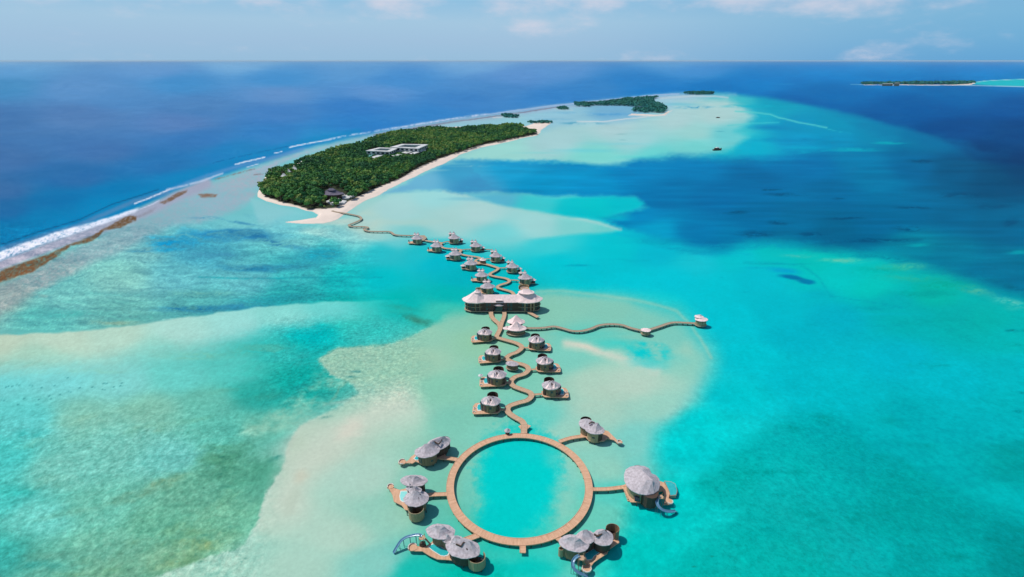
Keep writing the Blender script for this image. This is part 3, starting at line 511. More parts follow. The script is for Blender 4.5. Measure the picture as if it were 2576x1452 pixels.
def sea_colour(x, y, X, Y):
    """colours of the sea, picked by eye in image pixels, at each point; X, Y metres"""
    n = len(x)
    wx = (fbm(x/46, y/15, 4, 1)-0.5); wy = (fbm(x/46, y/15, 4, 9)-0.5)
    fx = (fbm(x/9, y/4, 3, 21)-0.5); fy = (fbm(x/9, y/4, 3, 31)-0.5)
    streak = fbm((x+wx*60)/52+y/300, (y+wy*26+wx*10)/4.6, 4, 41, 0.66)
    mott = fbm(X/11, Y/11, 5, 51, 0.68)
    mott2 = fbm(X/2.6, Y/2.6, 4, 61, 0.8)
    fine = fbm(x/7, y/3.0, 3, 71, 0.7)
    big = fbm(X/60, Y/60, 4, 81)
    def interp(pts, x, y, ax=1.9):
        P = np.array(pts, float); out = np.zeros((len(x), 3)); w = np.zeros(len(x))
        for p in P:
            q = 1.0/((((x-p[0])/ax)**2+(y-p[1])**2+160.0)**2.0)
            out += q[:, None]*p[2:]; w += q
        return out/w[:, None]
    def T(tex, idx):
        if tex is None: return 1.0
        if tex == 'streak': return np.clip((streak[idx]-0.34)*4.8, 0, 1.3)
        if tex == 'mott': return np.clip((mott[idx]-0.34)*3.4, 0, 1.25)
        if tex == 'mott2': return np.clip(0.72+(mott2[idx]-0.5)*1.8, 0, 1.1)
        if tex == 'coral': return np.clip((0.5*fine[idx]+0.5*streak[idx]-0.33)*4.5, 0, 1.2)
        if tex == 'grain': return np.clip(0.85+(fine[idx]-0.5)*0.9, 0, 1)
        if tex == 'foam': return np.clip(0.66+(fine[idx]-0.3)*2.4, 0, 1)
        if tex == 'foam2': return np.clip((0.5*fine[idx]+0.5*streak[idx]-0.30)*4, 0, 1)
        if tex == 'rock': return np.clip(0.8+(fine[idx]-0.45)*1.6, 0, 1)
        if tex == 'brk': return np.clip((streak[idx]*0.4+fine[idx]*0.6-0.36)*5, 0, 1)
        if tex == 'meadow': return np.clip(0.80+(mott[idx]-0.5)*1.0, 0, 1)
        return 1.0
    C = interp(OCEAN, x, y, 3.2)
    # random streaks of tone on the open sea
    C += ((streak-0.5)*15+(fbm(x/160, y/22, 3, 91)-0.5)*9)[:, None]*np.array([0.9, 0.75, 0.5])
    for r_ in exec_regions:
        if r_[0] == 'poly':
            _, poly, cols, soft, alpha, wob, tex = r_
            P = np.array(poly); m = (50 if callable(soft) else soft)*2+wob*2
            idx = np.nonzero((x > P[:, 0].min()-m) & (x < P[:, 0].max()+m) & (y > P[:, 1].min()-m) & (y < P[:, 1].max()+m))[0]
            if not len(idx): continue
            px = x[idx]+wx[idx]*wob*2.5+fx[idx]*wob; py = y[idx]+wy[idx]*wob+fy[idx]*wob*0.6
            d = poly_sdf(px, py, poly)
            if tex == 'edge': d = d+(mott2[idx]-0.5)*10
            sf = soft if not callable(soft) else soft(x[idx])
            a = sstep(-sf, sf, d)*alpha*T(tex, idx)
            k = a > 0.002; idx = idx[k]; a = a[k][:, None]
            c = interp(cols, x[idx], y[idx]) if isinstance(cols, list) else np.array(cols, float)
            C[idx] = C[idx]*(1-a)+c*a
        elif r_[0] == 'blob':
            _, (bx, by, rx, ry, rot), c, hard, alpha, wob, tex = r_
            m = max(rx, ry)*2.0
            idx = np.nonzero((abs(x-bx) < m) & (abs(y-by) < m))[0]
            if not len(idx): continue
            px = x[idx]-bx+wx[idx]*rx*0.5*wob; py = y[idx]-by+wy[idx]*ry*0.9*wob
            c_, s_ = math.cos(R(rot)), math.sin(R(rot))
            u = (px*c_+py*s_)/rx; v = (-px*s_+py*c_)/ry
            q = np.sqrt(u*u+v*v)
            if tex == 'edge': q = q+(mott2[idx]-0.5)*0.38
            a = (1-sstep(hard, 1.15, q))*alpha*T(tex, idx)
            k = a > 0.002; idx = idx[k]; a = np.clip(a[k], 0, 1)[:, None]
            C[idx] = C[idx]*(1-a)+np.array(c, float)*a
        elif r_[0] == 'line':
            _, ln, c, w, alpha, wob, tex, soft = r_
            P = np.array(ln, float); m = w+soft+8
            idx = np.nonzero((x > P[:, 0].min()-m) & (x < P[:, 0].max()+m) & (y > P[:, 1].min()-m) & (y < P[:, 1].max()+m))[0]
            if not len(idx): continue
            px = x[idx]+wx[idx]*4*wob; py = y[idx]+(wy[idx]*3+fy[idx]*2)*wob*min(1, w/4)
            d = np.full(len(idx), 1e9)
            for (ax, ay), (bx, by) in zip(P[:-1], P[1:]):
                ex, ey = bx-ax, by-ay; t = np.clip(((px-ax)*ex+(py-ay)*ey)/(ex*ex+ey*ey), 0, 1)
                d = np.minimum(d, np.hypot(px-ax-t*ex, py-ay-t*ey))
            a = (1-sstep(max(0, w/2-soft), w/2+soft, d))*alpha*T(tex, idx)
            k = a > 0.002; idx = idx[k]; a = a[k][:, None]
            C[idx] = C[idx]*(1-a)+np.array(c, float)*a
        elif r_[0] == 'fade_below':
            _, ln, c, h0, h1, alpha = r_
            P = np.array(ln, float)
            yl = np.interp(x, P[:, 0], P[:, 1])
            d = y-yl+wy*10
            d = d+(mott-0.5)*22*sstep(10, 60, d)
            nar = 1-0.55*sstep(450, 1000, x)
            a = sstep(-1.5, 4.5, d)*(1-sstep(h0*nar, h1*nar, d))*alpha*(1-sstep(820, 1060, x))
            c = interp(c, x, y)
            a = np.clip(a, 0, 1)[:, None]; C = C*(1-a)+np.array(c, float)*a
    # fine relief of the bottom: everywhere a little, stronger over the reef
    dep = np.clip((y-560)/500, 0, 1)
    bare = poly_sdf(x, y, flat); bare = 1-0.75*sstep(-4, 12, bare)
    C *= (1+(mott-0.5)*0.15*dep*bare+(mott2-0.5)*0.20*dep*bare+(big-0.5)*0.05)[:, None]
    C += (22*sstep(760, 350, x)*sstep(560, 760, y))[:, None]*np.array([1.0, 0.25, 0.05])
    lush = np.clip((y-940)/160, 0, 1)*(1-sstep(560, 740, x))
    C *= (1+(mott2-0.5)[:, None]*lush[:, None]*np.array([0.50, 0.20, 0.22]))
    tong = sstep(620, 720, x)*(1-sstep(1000, 1110, x))*sstep(770, 830, y)*(1-sstep(980, 1060, y))
    C *= (1+((mott2-0.5)*0.7+(mott-0.5)*0.25)[:, None]*tong[:, None]*np.array([0.6, 0.30, 0.26]))
    abv = np.interp(x, [-200,0,199,365,530,663,762,900,1010], [852,842,832,812,789,771,763,754,752])
    seagr = sstep(3, -3, y-abv)*((y > 540) & (y < 830)) * (1-sstep(820, 1000, x)) * sstep(0, 1, (y-540)/60.0)
    C *= (1+((streak-0.5)*0.62+(fine-0.5)*0.34)[:, None]*seagr[:, None]*np.array([0.95, 0.72, 0.55]))
    mead = poly_sdf(x, y, [(1750,1212),(1930,1070),(2086,1030),(2172,1118),(2345,1219),(2576,1318),(2700,1380),(2700,1600),(1650,1600)])
    WEED[0] = np.clip(0.05+0.75*lush+0.8*tong+0.35*sstep(-30, 30, mead)+0.25*sstep(700, 900, y)*(x > 1800)*0.5+0.5*seagr, 0, 1)
    C *= (1+((fbm(x/130, y/8, 4, 123)-0.5)*0.30*sstep(1100, 1300, x)*sstep(370, 400, y)*(1-sstep(680, 760, y))*(0.12+0.88*sstep(-6, 14, poly_sdf(x, y, blue_band))))[:, None]*np.array([1, 0.8, 0.6]))
    inf = sstep(-10, 20, poly_sdf(x, y, flat))*sstep(120, 180, C[:, 0]); C += inf[:, None]*np.array([-1.0, 1.5, -2.0])
    inc = sstep(0, 20, poly_sdf(x, y, blue_band))*(C[:, 0] < 60); C += inc[:, None]*np.array([0, 9.0, 6.0])
    return np.clip(C, 0, 255)
WEED = [None]
exec_regions = [r_ for r_ in exec_regions if r_[0] != 'greenmix']

K_LIGHT = 1.22      # how bright a white horizontal sheet comes out under this sun and sky
def build_sea():
    fine = np.linspace(-58, 58, 1340)
    coarse = np.concatenate([np.linspace(58, 302, 84)[1:-1]])
    az = np.radians(np.concatenate([fine, coarse])); na = len(az)
    # ranges: one ring per 2 image pixels on the centre line, then out to the horizon and in to the foot
    ys = np.concatenate([[153.4, 153.8, 154.4, 155, 155.6, 156.4, 157.4, 158.6], np.arange(160, 260, 1.5), np.arange(260, 1480, 2.1), np.linspace(1500, 3600, 30)])
    v = (ys-CY)/F; rng = H*(ct-v*st)/(st+v*ct)
    rng = rng[rng > 3]
    rng = np.concatenate([[110000.0], rng[rng < 105000]])
    # sideways the image spreads: ranges are measured along the ground from the foot of the camera
    nr = len(rng)
    A, Rr = np.meshgrid(az, rng)
    X = (Rr*np.sin(A)).ravel(); Y = (Rr*np.cos(A)).ravel()
    dep = Y*ct+H*st
    ok = (Y > 0) & (dep > 60)
    xs, yv = image_xy(np.where(ok, X, 0), np.where(ok, Y, 300))
    # outside the image: carry the margins on
    xs = np.clip(xs, -95, 2671); yv = np.clip(yv, 151, 1500)
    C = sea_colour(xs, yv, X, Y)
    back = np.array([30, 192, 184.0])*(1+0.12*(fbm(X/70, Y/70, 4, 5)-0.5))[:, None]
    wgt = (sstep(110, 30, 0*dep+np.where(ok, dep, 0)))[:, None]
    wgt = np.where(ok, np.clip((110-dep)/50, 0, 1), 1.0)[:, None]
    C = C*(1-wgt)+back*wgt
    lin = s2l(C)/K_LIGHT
    nv = len(X)+1
    co = np.zeros((nv, 3), np.float32); co[:-1, 0] = X; co[:-1, 1] = Y
    i, j = np.meshgrid(np.arange(nr-1), np.arange(na), indexing='ij'); j2 = (j+1) % na
    quads = np.stack([i*na+j, i*na+j2, (i+1)*na+j2, (i+1)*na+j], -1).reshape(-1, 4)[:, ::-1]
    jj = np.arange(na); tri = np.stack([(nr-1)*na+jj, (nr-1)*na+(jj+1) % na, np.full(na, nv-1)], -1)[:, ::-1]
    me = bpy.data.meshes.new('water')
    me.vertices.add(nv); me.vertices.foreach_set('co', co.ravel())
    nl = quads.size+tri.size; me.loops.add(nl)
    me.loops.foreach_set('vertex_index', np.concatenate([quads.ravel(), tri.ravel()]).astype(np.int32))
    npoly = len(quads)+len(tri); me.polygons.add(npoly)
    ls = np.concatenate([np.arange(len(quads))*4, quads.size+np.arange(len(tri))*3]).astype(np.int32)
    me.polygons.foreach_set('loop_start', ls)
    me.update(calc_edges=True)
    ca = me.color_attributes.new('bottom', 'FLOAT_COLOR', 'POINT')  # sea colour, with the horizon haze of OCEAN included
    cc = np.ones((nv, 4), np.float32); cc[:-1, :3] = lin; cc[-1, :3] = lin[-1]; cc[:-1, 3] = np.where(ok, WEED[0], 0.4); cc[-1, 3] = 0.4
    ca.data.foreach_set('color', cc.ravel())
    m = bpy.data.materials.new('sea_water'); m.use_nodes = True
    nt = m.node_tree; n = nt.nodes; k = nt.links.new; n.remove(n['Principled BSDF'])
    at_ = n.new('ShaderNodeAttribute'); at_.attribute_name = 'bottom'
    tc = n.new('ShaderNodeTexCoord')
    def noise(scale, detail, rough, mn, mx_, lo=0.3, hi=0.7):
        q = n.new('ShaderNodeTexNoise'); q.inputs['Scale'].default_value = scale; q.inputs['Detail'].default_value = detail; q.inputs['Roughness'].default_value = rough; k(tc.outputs['Object'], q.inputs[0])
        r_ = n.new('ShaderNodeMapRange'); r_.inputs['From Min'].default_value = lo; r_.inputs['From Max'].default_value = hi; r_.inputs['To Min'].default_value = mn; r_.inputs['To Max'].default_value = mx_
        k(q.outputs[0], r_.inputs['Value']); return r_.outputs[0]
    calm = noise(0.5, 5, 0.75, 0.94, 1.06)
    weed = noise(0.42, 6, 0.82, 0.62, 1.36, 0.34, 0.68)
    mm = n.new('ShaderNodeMix'); k(at_.outputs['Alpha'], mm.inputs[0]); k(calm, mm.inputs[2]); k(weed, mm.inputs[3])
    vm = n.new('ShaderNodeVectorMath'); vm.operation = 'SCALE'; k(at_.outputs[0], vm.inputs[0]); k(mm.outputs[0], vm.inputs['Scale'])
    dif = n.new('ShaderNodeBsdfDiffuse'); k(vm.outputs[0], dif.inputs['Color'])
    gl = n.new('ShaderNodeBsdfGlossy'); gl.inputs['Roughness'].default_value = 0.18; gl.inputs['Color'].default_value = (0.75, 0.9, 1, 1)
    n2 = n.new('ShaderNodeTexNoise'); n2.inputs['Scale'].default_value = 0.45; n2.inputs['Detail'].default_value = 5; n2.inputs['Roughness'].default_value = 0.65; k(tc.outputs['Object'], n2.inputs[0])
    bp = n.new('ShaderNodeBump'); bp.inputs['Strength'].default_value = 0.5; bp.inputs['Distance'].default_value = 0.35; k(n2.outputs[0], bp.inputs['Height']); k(bp.outputs[0], gl.inputs['Normal'])
    lw = n.new('ShaderNodeLayerWeight'); lw.inputs[0].default_value = 0.5
    pw_ = n.new('ShaderNodeMath'); pw_.operation = 'POWER'; k(lw.outputs['Facing'], pw_.inputs[0]); pw_.inputs[1].default_value = 5.0
    ma = n.new('ShaderNodeMath'); ma.operation = 'MULTIPLY_ADD'; k(pw_.outputs[0], ma.inputs[0]); ma.inputs[1].default_value = 0.035; ma.inputs[2].default_value = 0.006
    ms = n.new('ShaderNodeMixShader'); k(ma.outputs[0], ms.inputs[0]); k(dif.outputs[0], ms.inputs[1]); k(gl.outputs[0], ms.inputs[2])
    k(ms.outputs[0], n['Material Output'].inputs['Surface'])
    me.materials.append(m)
    me.polygons.foreach_set('use_smooth', [True]*npoly)
    o = bpy.data.objects.new('water', me); COL.objects.link(o)
    tag(o, 'sea and shallow lagoon water over sand, seagrass and reef', kind='structure')
build_sea()
#%%MORE%%
# ================================================================== THE ISLANDS
FOREST = [(653,481),(668,464),(673,447),(684,436),(716,428),(762,409),(803,394),(856,375),(921,358),(995,337),(1068,326),(1186,326),(1274,317),(1311,317),(1318,322),(1316,329),(1349,334),(1352,338),(1319,345),(1216,365),(1142,389),(1098,404),(1053,424),(1009,451),(950,474),(891,504),(850,523),(835,527),(790,529),(774,528),(744,518),(706,510),(670,498)]
SAND_ISLE = [(646,485),(655,466),(667,444),(676,430),(714,424),(800,390),(900,360),(1068,322),(1274,313),(1313,315),(1320,317),(1345,309),(1392,306.5),(1384,312),(1368,322),(1358,334),(1352,341),(1319,348),(1216,371),(1160,388),(1148,396),(1120,411),(1098,419),(1053,441),(1015,458),(980,475),(950,493),(920,506),(891,522),(866,541),(852,552),(836,558),(812,563),(760,563),(718,560),(716,558),(760,553),(795,547),(800,541),(786,533),(770,531),(744,522),(706,517),(668,506),(646,495)]
def ground_sheet(name, poly, zmax, soft, label, mcols, forest=None, step=2.0):
    P = np.array(poly); x0, x1 = P[:, 0].min()-6, P[:, 0].max()+6; y0, y1 = P[:, 1].min()-3, P[:, 1].max()+4
    nx = int((x1-x0)/step)+1; ny = int((y1-y0)/(step*0.5))+1
    gx, gy = np.meshgrid(np.linspace(x0, x1, nx), np.linspace(y0, y1, ny)); gx, gy = gx.ravel(), gy.ravel()
    v = (gy-CY)/F; t = H/(st+v*ct); X = (gx-CX)/F*t; Y = (ct-v*st)*t
    wob = (fbm(X/45, Y/45, 4, 3)-0.5)
    d = poly_sdf(gx+wob*5, gy+wob*2.5, poly)
    z = np.where(d > 0, 0.05+zmax*sstep(0, soft, d), -0.6)+np.where(d > 0, (fbm(X/6, Y/6, 3, 8)-0.5)*0.2, 0)
    keep = (d > -2.0).reshape(ny, nx)
    i, j = np.meshgrid(np.arange(ny-1), np.arange(nx-1), indexing='ij')
    q = np.stack([i*nx+j, i*nx+j+1, (i+1)*nx+j+1, (i+1)*nx+j], -1).reshape(-1, 4)[:, ::-1]
    kf = keep.ravel()[q].any(1); q = q[kf]
    used, inv = np.unique(q.ravel(), return_inverse=True)
    me = bpy.data.meshes.new(name)
    co = np.stack([X, Y, z], -1)[used]
    me.from_pydata(co.tolist(), [], inv.reshape(-1, 4).tolist())
    if forest is not None:
        f = poly_sdf(gx+wob*4, gy+wob*2, forest)[used]; k = sstep(-1.5, 2.5, f)[:, None]
    else: k = np.zeros((len(used), 1))
    sand = s2l((246, 228, 212))/K_LIGHT; soil = np.array([0.035, 0.045, 0.022])
    n_ = (0.92+0.16*fbm(X/14, Y/14, 4, 12))[used][:, None]
    wet = sstep(3, 0, 0*d[used]+d[used])[:, None]*0.12
    c = (sand*n_*(1-wet))*(1-k)+soil*k
    ca = me.color_attributes.new('tone', 'FLOAT_COLOR', 'POINT'); cc = np.ones((len(used), 4), np.float32); cc[:, :3] = c; ca.data.foreach_set('color', cc.ravel())
    me.polygons.foreach_set('use_smooth', [True]*len(me.polygons)); me.materials.append(tone_mat()); me.update()
    o = bpy.data.objects.new(name, me); COL.objects.link(o); return tag(o, label, kind='structure')
_tm = []
def tone_mat():
    if not _tm:
        m = bpy.data.materials.new('sand_and_soil'); m.use_nodes = True; nt = m.node_tree; n = nt.nodes; b = n['Principled BSDF']
        a = n.new('ShaderNodeAttribute'); a.attribute_name = 'tone'; nt.links.new(a.outputs[0], b.inputs['Base Color'])
        b.inputs['Roughness'].default_value = 0.95; b.inputs['Specular IOR Level'].default_value = 0.1; _tm.append(m)
    return _tm[0]
ground_sheet('beach', SAND_ISLE, 1.4, 10, 'pale sand beach and wooded ground of the main island', None, FOREST, 1.6)

def leaf_mat(name, attr):
    m = bpy.data.materials.new(name); m.use_nodes = True; nt = m.node_tree; n = nt.nodes; k = nt.links.new; b = n['Principled BSDF']
    r_ = n.new('ShaderNodeValToRGB')
    stops = [(0.0, (0.020, 0.11, 0.040)), (0.3, (0.036, 0.165, 0.045)), (0.6, (0.075, 0.225, 0.045)), (0.85, (0.15, 0.29, 0.05)), (1.0, (0.24, 0.32, 0.08))]
    cr = r_.color_ramp
    while len(cr.elements) > 1: cr.elements.remove(cr.elements[-1])
    for i, (p, c) in enumerate(stops):
        e = cr.elements[0] if i == 0 else cr.elements.new(p); e.position = p; e.color = (*c, 1)
    if attr:
        a = n.new('ShaderNodeAttribute'); a.attribute_name = 'leaf'; k(a.outputs['Fac'], r_.inputs[0])
    else:
        a = n.new('ShaderNodeObjectInfo'); k(a.outputs['Random'], r_.inputs[0])
    k(r_.outputs[0], b.inputs['Base Color']); b.inputs['Roughness'].default_value = 0.7; b.inputs['Specular IOR Level'].default_value = 0.2
    return m
M['leaf'] = leaf_mat('foliage', False); M['leafmass'] = leaf_mat('foliage_mass', True)
M['leaf_blue'] = mat('hazed_foliage', (0.022, 0.17, 0.17), 0.8, 0.1, ((0.03, 0.03, 0.03), 0.9, (0.05, 0.22, 0.14)))  # blue distance haze put into the leaf colour

def crowns(centres, rad, hgt, nq, qs, seed=1, lumps=4):
    """leaf-clump quads spread over a few overlapping lumps for each crown; returns verts, quads, crown index"""
    rg = np.random.default_rng(seed); N = len(centres)
    lump = rg.normal(size=(N, lumps, 3)); lump /= np.linalg.norm(lump, axis=2, keepdims=True)+1e-9
    lump *= np.array([0.55, 0.55, 0.30])*rg.uniform(0.4, 1.0, (N, lumps, 1))
    lr = rg.uniform(0.42, 0.68, (N, lumps))
    li = rg.integers(0, lumps, (N, nq))
    d = rg.normal(size=(N, nq, 3)); d[..., 2] = np.abs(d[..., 2])*1.0-0.35*rg.random((N, nq)); d /= np.linalg.norm(d, axis=2, keepdims=True)
    ar = np.arange(N)[:, None]
    p = lump[ar, li]+d*lr[ar, li][..., None]*rg.uniform(0.75, 1.08, (N, nq, 1))
    p = p*np.stack([rad, rad, hgt], -1)[:, None, :]+centres[:, None, :]
    nrm = d+rg.normal(size=d.shape)*0.38; nrm /= np.linalg.norm(nrm, axis=2, keepdims=True)
    u = np.cross(nrm, rg.normal(size=d.shape)); u /= np.linalg.norm(u, axis=2, keepdims=True); w = np.cross(nrm, u)
    s_ = (qs*rg.uniform(0.6, 1.3, (N, nq)))[..., None] if np.isscalar(qs) else (qs[:, None]*rg.uniform(0.6, 1.3, (N, nq)))[..., None]
    a = u*s_; b = w*s_*0.8
    V = np.stack([p-a-b*0.6, p+a*0.8-b, p+a+b*0.7, p-a*0.7+b], 2).reshape(-1, 3)
    return V, np.repeat(np.arange(N), nq)
def quad_mesh(name, V, m, leaf=None):
    me = bpy.data.meshes.new(name); nv = len(V); nf = nv//4
    me.vertices.add(nv); me.vertices.foreach_set('co', V.astype(np.float32).ravel())
    me.loops.add(nv); me.loops.foreach_set('vertex_index', np.arange(nv, dtype=np.int32))
    me.polygons.add(nf); me.polygons.foreach_set('loop_start', (np.arange(nf)*4).astype(np.int32)); me.update(calc_edges=True)
    if leaf is not None:
        at_ = me.attributes.new('leaf', 'FLOAT', 'FACE'); at_.data.foreach_set('value', leaf.astype(np.float32))
    me.materials.append(m); return me
def scatter(poly, spacing, seed, inset=0.0, holes=()):
    rg = np.random.default_rng(seed)
    W = [at(x, y) for x, y in poly]; xs = [w.x for w in W]; ys = [w.y for w in W]
    gx, gy = np.meshgrid(np.arange(min(xs), max(xs), spacing), np.arange(min(ys), max(ys), spacing)); gx = gx.ravel(); gy = gy.ravel()
    gx = gx+rg.uniform(-.5, .5, gx.shape)*spacing; gy = gy+rg.uniform(-.5, .5, gy.shape)*spacing
    sx, sy = image_xy(gx, gy); n_ = fbm(gx/30, gy/30, 3, 77)-0.5
    d = poly_sdf(sx+n_*8, sy+n_*4, poly); k = d > inset
    for (hx, hy, hrx, hry) in holes: k &= (((sx-hx)/hrx)**2+((sy-hy)/hry)**2) > 1
    return gx[k], gy[k]
HOLES = [(836,488,34,13),(862,497,32,8),(846,508,34,8),(846,508,28,6),(952,384,28,7),(1028,375,42,9),(940,396,20,5),(741,430,8,5),(727,436,6,4),(716,447,8,4),(697,464,6,3),(797,527,10,4),(826,524,16,6)]
gx, gy = scatter(FOREST, 6.0, 11, 0.4, HOLES)
rng_ = np.hypot(gx, gy); order = np.argsort(rng_); gx, gy = gx[order], gy[order]
NT = 300
hn = fbm(gx/40, gy/40, 4, 15)
# the tree prototypes: tapered trunk, limbs, lumpy crown
protos = []
for v in range(7):
    r0 = random.Random(50+v); hh = r0.uniform(7.5, 10.5); rr = r0.uniform(3.6, 5.2)
    V, _ = crowns(np.array([[0, 0, hh-rr*0.55]]), np.array([rr]), np.array([rr*0.85]), 230, 0.75, 100+v, 6)
    cm = quad_mesh('crown', V, M['leaf'])
    mb = MB(); bx, by = r0.uniform(-.6, .6), r0.uniform(-.6, .6)
    rod(mb, (0, 0, -0.3), (bx*.5, by*.5, hh*0.45), 0.34, 0.24, 7); rod(mb, (bx*.5, by*.5, hh*0.45), (bx, by, hh*0.8), 0.24, 0.10, 7)
    for q in range(4):
        t = q*1.57+r0.random(); rod(mb, (bx*.5, by*.5, hh*(0.4+0.08*q)), (math.cos(t)*rr*.6, math.sin(t)*rr*.6, hh*(0.62+0.06*q)), 0.14, 0.05, 5)
    tm = bpy.data.meshes.new('trunk'); tm.from_pydata([tuple(a) for a in mb.v], [], mb.f); tm.materials.append(M['bark'])
    protos.append((tm, cm))
def plant(x, y, z, s, v, label, group, rot=None, name='tree', cat='tree'):
    t = empty(name, (x, y, z), label, cat, group); t.rotation_euler = (0, 0, random.random()*6.28 if rot is None else rot); t.scale = (s, s, s)
    for nm, me in zip(('trunk', 'crown'), protos[v]):
        o = bpy.data.objects.new(nm, me); COL.objects.link(o); o.parent = t
    return t
def tree_words(x, y):        # where in the wood a tree stands, in words
    sx, sy = image_xy(x, y)
    w = 'near the left shore' if sx < 770 else ('just left of the violet roofed hall' if sx < 808 else ('around the violet roofed hall' if sx < 880 else 'beside the beach right of the hall'))
    h = 'front edge' if poly_sdf(np.array([float(sx)]), np.array([float(sy)]), FOREST)[0] < 5 else 'inside'
    return 'broadleaf tree '+w+', '+h+' of the wood', 'wood trees '+w+', '+h
for i in range(min(NT, len(gx))):
    plant(gx[i], gy[i], 0.8, random.choice((.65, .85, 1.0, 1.15, 1.35))*(0.85+0.4*hn[i]), random.randrange(7), *tree_words(gx[i], gy[i]))
fx_, fy_ = gx[NT:], gy[NT:]
rg = np.random.default_rng(5); N = len(fx_)
rad = rg.choice([3.0, 3.8, 4.6, 5.6, 6.8], N, p=[.2, .25, .25, .2, .1])*rg.uniform(.85, 1.15, N)*(0.85+0.4*hn[NT:]); ht = rad*0.85; zc = 0.8+rg.uniform(4.5, 8.0, N)+(hn[NT:]-0.5)*7
V, ci = crowns(np.stack([fx_, fy_, zc], -1), rad*0.92, ht, 78, 0.98, 6, 5)
tone = np.clip(0.44+rg.normal(size=N)*0.24+(fbm(fx_/55, fy_/55, 3, 19)-0.5)*1.5, 0, 1)
sx_, sy_ = image_xy(fx_, fy_); tone = np.clip(tone+0.5*sstep(1180, 1290, sx_)*sstep(330, 318, 0*sy_+sy_), 0, 1)
o = bpy.data.objects.new('forest', quad_mesh('forest', V, M['leafmass'], np.clip(tone[ci]+rg.normal(size=len(ci))*0.07, 0, 1))); COL.objects.link(o)
tag(o, 'dense dark green wood covering the long main island', 'forest', kind='stuff')
print('FOREST crowns', N)
plant(*at(817.5, 527.5), 0.55, 2, 'round dark bush on the sand left of where the walkway lands', 'bushes on the sand by the walkway', name='bush', cat='bush')
plant(*at(839, 525.5), 0.45, 4, 'small round bush on the sand right of where the walkway lands', 'bushes on the sand by the walkway', name='bush', cat='bush')

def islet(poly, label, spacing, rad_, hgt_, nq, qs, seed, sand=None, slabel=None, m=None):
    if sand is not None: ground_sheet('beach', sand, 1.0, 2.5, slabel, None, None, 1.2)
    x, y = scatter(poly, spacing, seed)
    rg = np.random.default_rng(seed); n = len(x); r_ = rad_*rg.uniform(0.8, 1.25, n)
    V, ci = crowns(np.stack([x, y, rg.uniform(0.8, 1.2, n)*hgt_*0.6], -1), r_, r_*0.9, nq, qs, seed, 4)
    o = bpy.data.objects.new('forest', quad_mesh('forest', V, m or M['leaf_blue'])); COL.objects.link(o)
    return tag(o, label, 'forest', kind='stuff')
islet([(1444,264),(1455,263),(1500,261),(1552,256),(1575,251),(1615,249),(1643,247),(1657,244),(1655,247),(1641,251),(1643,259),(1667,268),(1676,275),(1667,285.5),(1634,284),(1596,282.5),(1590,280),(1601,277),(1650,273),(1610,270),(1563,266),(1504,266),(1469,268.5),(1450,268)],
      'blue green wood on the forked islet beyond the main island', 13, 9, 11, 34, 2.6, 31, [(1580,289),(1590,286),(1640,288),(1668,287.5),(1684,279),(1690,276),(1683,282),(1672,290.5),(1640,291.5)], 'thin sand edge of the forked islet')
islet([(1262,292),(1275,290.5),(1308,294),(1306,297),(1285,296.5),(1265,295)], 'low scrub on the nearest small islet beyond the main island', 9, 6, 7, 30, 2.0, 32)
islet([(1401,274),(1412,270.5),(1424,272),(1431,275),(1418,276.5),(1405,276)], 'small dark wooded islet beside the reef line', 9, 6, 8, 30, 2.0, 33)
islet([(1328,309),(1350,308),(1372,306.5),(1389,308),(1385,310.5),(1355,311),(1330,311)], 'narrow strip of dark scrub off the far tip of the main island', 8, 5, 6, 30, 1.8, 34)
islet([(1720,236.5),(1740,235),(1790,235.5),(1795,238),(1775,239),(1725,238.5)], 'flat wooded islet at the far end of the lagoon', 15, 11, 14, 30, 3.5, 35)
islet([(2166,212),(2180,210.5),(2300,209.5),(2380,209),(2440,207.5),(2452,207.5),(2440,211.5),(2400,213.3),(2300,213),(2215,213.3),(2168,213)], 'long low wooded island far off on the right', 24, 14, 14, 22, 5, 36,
      [(2150,213.2),(2220,212.6),(2400,213),(2452,208),(2455,210),(2440,214),(2400,215),(2300,214.6),(2200,214.4)], 'thin sand edge of the far right island')

